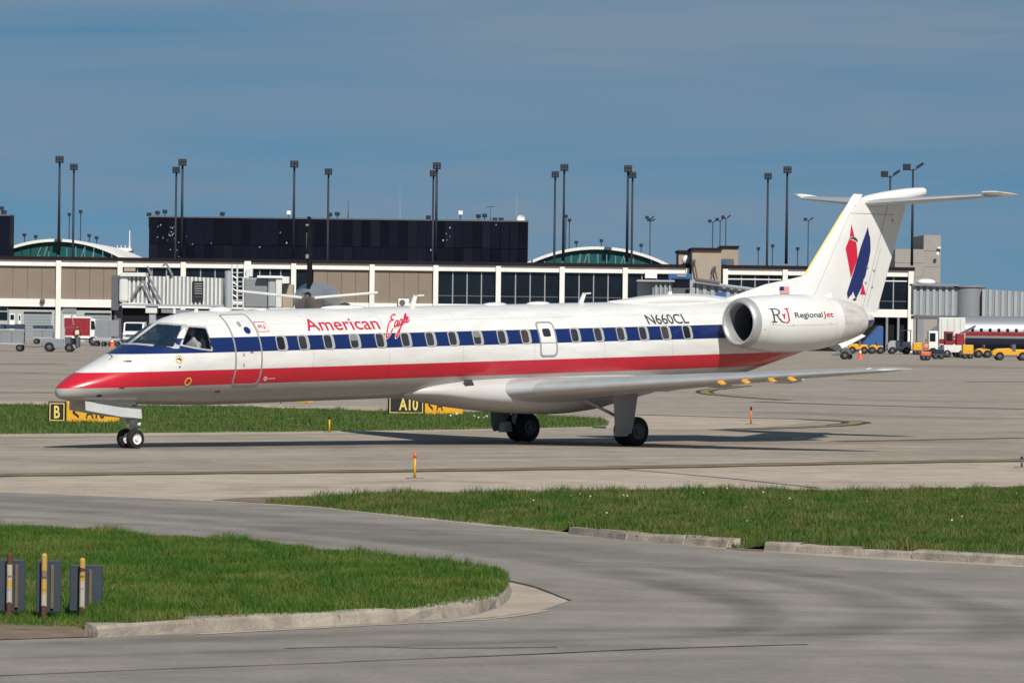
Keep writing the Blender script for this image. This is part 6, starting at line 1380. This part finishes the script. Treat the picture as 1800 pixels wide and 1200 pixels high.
def crate(u0, u1, v0, v1, Y, label, mt, nm='ground_power_unit'):
    T = thing(nm, label, 'ground unit', (ax((u0+u1)/2, Y), Y, 0)); x0, x1 = ax(u0, Y), ax(u1, Y); zt = az((u0+u1)/2, v0, Y)
    wb(MB().lim(x0, x1, Y, Y+1.3, .45, zt), 'housing', M[mt], T, bevel=.06); wb(MB().lim(x0+.12, x1-.12, Y-.02, Y, .7, zt-.3), 'access_panel', M[mt], T, bevel=.01); wheels(T, [x0+.25, x1-.25], Y, Y+1.3, .24); wb(MB().lim(x0-.03, x1+.03, Y-.04, Y+1.34, .38, .46), 'chassis_frame', M['greyd'], T); return T
crate(1606, 1621, 602, 622, 505, 'upright yellow ground power unit at the concourse corner', 'yellow'); crate(1693, 1712, 606, 628, 455, 'yellow ground power unit at the nose of the silver airliner', 'yellow'); crate(1641, 1661, 614, 630, 446, 'low dark blue ground unit beside the worker', 'navycl'); crate(1620, 1637, 618, 634, 428, 'small red ground unit in front of the worker', 'orange')
person((ax(1628, 432), 432, 0), 1.75, 0, 'ramp worker in orange standing behind the small red unit', 'orangecl', 'navycl', 'stand', 'orangecl')
Y = 472.5; T = thing('catering_truck', 'white box truck with red lower panels hiding the nose of the silver airliner', 'truck', (ax(1675, Y), Y, 0)); xx = lambda u: ax(u, Y)
wb(MB().lim(xx(1651), xx(1697), Y, Y+2.3, 1.15, az(1675, 558, Y)), 'cargo_box', M['bridge'], T, bevel=.05); wb(MB().lim(xx(1651.5), xx(1696.5), Y-.03, Y, 1.3, 1.75), 'red_panel', M['red'], T)
for k in range(4): wb(MB().lim(xx(1655+k*11), xx(1655.7+k*11), Y-.03, Y, 1.8, az(1675, 560, Y)), 'box_rib', M['bridge2'], T)
wb(MB().lim(xx(1633), xx(1650), Y+.1, Y+2.2, .6, 2.5), 'cab', M['white'], T, bevel=.1); wb(MB().lim(xx(1635), xx(1645), Y+.07, Y+.1, 1.5, 2.3), 'cab_window', M['glass'], T)
wb(MB().lim(xx(1634), xx(1697), Y+.3, Y+2, .6, 1.0), 'chassis_rail', M['greyd'], T); wheels(T, [xx(1641), xx(1686)], Y, Y+2.2, .45)
T = thing('belt_loader', 'red and white belt loader beside the nose of the silver airliner', 'loader', (ax(1680, 468), 468, 0)); Y = 468; xx = lambda u: ax(u, Y)
wb(MB().lim(xx(1660), xx(1698), Y, Y+1.8, .5, 1.2), 'chassis', M['bridge'], T, bevel=.05); wb(MB().lim(xx(1662), xx(1676), Y, Y+1.7, 1.2, 2.5), 'cab', M['red'], T, bevel=.06); wb(MB().lim(xx(1664), xx(1674), Y-.02, Y, 1.6, 2.3), 'cab_window', M['glass'], T); wb(MB().lim(xx(1682), xx(1696), Y, Y+1.7, 1.2, 2.3), 'housing', M['red'], T, bevel=.06); wb(slab([(xx(1660), Y+.9, 1.3), (xx(1716), Y+.9, 2.9), (xx(1716), Y+.9, 3.1), (xx(1660), Y+.9, 1.5)], 1.0, (0, 1, 0)), 'belt', M['greyd'], T); wheels(T, [xx(1666), xx(1692)], Y, Y+1.8, .38)
T = thing('canvas_shelter', 'blue canvas shelter behind the tail cone of the jet', 'shelter', (ax(1535, 520), 520, 0)); Y = 520; xx = lambda u: ax(u, Y)
wb(MB().prism([(xx(1512), .6), (xx(1553), .6), (xx(1553), az(1550, 574, Y)), (xx(1545), az(1550, 573, Y))], Y, Y+3, 'y'), 'canopy', M['bluep'], T, bevel=.04); wb(MB().lim(xx(1514), xx(1553), Y+.2, Y+2.8, 0, .6), 'base', M['greyd'], T)

# ================================================================== SIGNS AND MARKERS BY THE TAXIWAY
def airfield_sign(label, u0, um, u1, vt, vb, Y, black, yellow, yaw=0.0):
    c = at((u0+u1)/2, 700, Y); T = thing('taxiway_sign', label, 'sign', (ax(u0, Y), Y, 0), yaw)
    k = 1/math.cos(yaw); wB, wY = (ax(um, Y)-ax(u0, Y))*k, (ax(u1, Y)-ax(um, Y))*k; z0, z1 = az(u0, vb, Y), az(u0, vt, Y)
    def panel(x0, x1, mt, body, inkm, border):
        p_ = MB().lim(x0+.01, x1-.01, 0, .32, z0, z1).build('sign_box', M[mt], T, bevel=.02)
        if border:
            for a_, b_, c_, d_ in ((x0+.05, x1-.05, z0+.05, z0+.075), (x0+.05, x1-.05, z1-.075, z1-.05), (x0+.05, x0+.075, z0+.075, z1-.075), (x1-.075, x1-.05, z0+.075, z1-.075)): MB().lim(a_, b_, -.004, .001, c_, d_).build('border', M[inkm], p_)
        for tx, a_, b_ in body:
            me = text_mesh(tx, 1, 0, .02); h = z1-z0; fit_text(me, x0+(x1-x0)*a_, x0+(x1-x0)*b_, z0+h*.20, z0+h*.80)
            for v in me.vertices: v.co = (v.co.x, -.006, v.co.y)
            link('sign_lettering', me, M[inkm], p_)
    panel(0, wB, 'black', black, 'lety', True); panel(wB, wB+wY, 'signy', yellow, 'black', False)
    for x in (.2, wB+.1, wB+wY-.2): MB().bar((x, .16, 0), (x, .16, z0+.02), .035, .035, 8).build('leg', M['steel'], T)
airfield_sign('black and yellow taxiway sign reading A10 beneath the belly of the jet', 684, 748, 816, 692, 728, 160, [('A10', .30, .82)], [('<', .10, .22), ('A', .30, .48)], R(6))
airfield_sign('black and yellow taxiway sign with the letter B behind the nose wheel', 86, 118, 212, 705, 742, 142, [('B', .34, .66)], [('<', .12, .24), ('A10', .36, .72)], R(4))
def marker(name, u, vb, vt, label, mt, top=None, disc=False):
    p = gnd(u, vb); h = az(u, vt, p.y); T = thing(name, label, 'marker post', p)
    MB().bar((0, 0, 0), (0, 0, h*.86), .026, .022, 10).build('post', M[mt], T, smooth=True); MB().bar((0, 0, h*.80), (0, 0, h), .034, .030, 10).build('cap', M[top or mt], T, smooth=True)
    MB().lathe([(0, .18), (.02, .17), (.025, .04)], 'z', (0, 0, 0), 16).build('base_plate', M['soil'], T)
marker('edge_marker', 579, 760.5, 730, 'yellow edge marker with dark top on the far grass', 'yellow', 'black'); marker('edge_marker', 729, 841, 795, 'thin orange edge marker on the pale shoulder in front of the jet', 'yellow', 'orange'); marker('edge_marker', 1320, 746, 714, 'orange edge marker with dark tip on the pale patch at right', 'orange', 'black'); marker('edge_marker', 1796, 822, 802, 'short dark edge marker at the right edge of the view', 'greyd', 'black')
p = gnd(508, 714); T = thing('taxiway_sign', 'yellow sign half hidden behind the far grass under the fuselage', 'sign', p)
MB().lim(-.55, .85, 0, .25, .15, .62).build('sign_box', M['signy'], T, bevel=.02); MB().bar((-.3, .1, 0), (-.3, .1, .2), .03, .03, 8).build('leg', M['steel'], T); MB().bar((.6, .1, 0), (.6, .1, .2), .03, .03, 8).build('leg', M['steel'], T)

# rusty striped posts with dull blue boards at the left of the near island
M['strap'] = mat('faded_strap', (.13, .10, .055), .8, var=.3, vscale=5)
M['board'] = mat('dull_blue_board', (.030, .042, .060), .6, var=.2, vscale=3)
def rusty(name, cols):
    mt = bpy.data.materials.new(name); mt.use_nodes = True; n = mt.node_tree.nodes; l = mt.node_tree.links; b = n['Principled BSDF']; b.inputs['Roughness'].default_value = .8
    t = n.new('ShaderNodeTexCoord'); z = n.new('ShaderNodeTexNoise'); z.inputs['Scale'].default_value = 9; z.inputs['Detail'].default_value = 5; l.new(t.outputs['Object'], z.inputs['Vector'])
    sp = n.new('ShaderNodeSeparateXYZ'); l.new(t.outputs['Object'], sp.inputs[0]); ad = n.new('ShaderNodeMath'); ad.operation = 'MULTIPLY_ADD'; ad.inputs[1].default_value = .12; l.new(z.outputs['Fac'], ad.inputs[0]); l.new(sp.outputs['Z'], ad.inputs[2])
    r_ = n.new('ShaderNodeValToRGB'); r_.color_ramp.interpolation = 'CONSTANT'
    for i, (p_, c) in enumerate(cols):
        e = r_.color_ramp.elements[i] if i < 2 else r_.color_ramp.elements.new(p_)
        e.position = p_; e.color = (*c, 1)
    l.new(ad.outputs[0], r_.inputs[0])
    mr = n.new('ShaderNodeMapRange'); mr.inputs['From Min'].default_value = .58; mr.inputs['From Max'].default_value = .64; l.new(z.outputs['Fac'], mr.inputs['Value'])
    mi = n.new('ShaderNodeMix'); mi.data_type = 'RGBA'; mi.inputs['B'].default_value = (.12, .045, .025, 1); l.new(mr.outputs[0], mi.inputs['Factor']); l.new(r_.outputs[0], mi.inputs['A']); l.new(mi.outputs['Result'], b.inputs['Base Color']); return mt
RU, YE, WH = (.095, .035, .025), (.46, .28, .065), (.42, .36, .28)
POSTS = [(16, 1078, 975, 'leftmost rusty white and yellow post before a blue board on the grass', [(0, RU), (.17, WH), (.34, YE), (.42, WH), (.58, RU)], (-32, -2, 1, 8, 26)),
         (77, 1080, 976, 'middle rusty yellow post before a blue board on the grass', [(0, RU), (.15, WH), (.28, YE), (.44, (.20, .15, .12)), (.52, YE)], (-16, -5, 5, 10, 28)),
         (144, 1078, 984, 'right rusty yellow post before a blue board near the kerb end', [(0, RU), (.12, WH), (.40, YE), (.5, RU), (.54, YE)], (-24, -3, 4, 10, 34))]
for u, vb, vt, lab, cols, off in POSTS:
    p = gnd(u, vb, .07); h = az(u, vt, p.y)-.07; T = thing('barrier_post', lab, 'post', p); rm = rusty('rusty_post_paint', cols); k = p.y/FPX
    MB().bar((0, 0, -.1), (0, 0, h), .030, .030, 14).lathe([(h, .030), (h+.02, .022), (h+.028, 0)], 'z', (0, 0, 0), 14).build('post', rm, T, smooth=True, sharp=50)
    MB().lim(off[0]*k, off[4]*k, .10, .13, .02, h-.05).build('board', M['board'], T, bevel=.01)
    MB().lim((off[3])*k, (off[3]+6)*k, .07, .095, .06, h-.10).build('strap', M['strap'], T, bevel=.005)
    MB().bar((0, 0, h-.10), (.0, .11, h-.10), .012, .012, 6).bar((0, 0, .1), (0, .11, .1), .012, .012, 6).build('bolt', M['steel'], T)
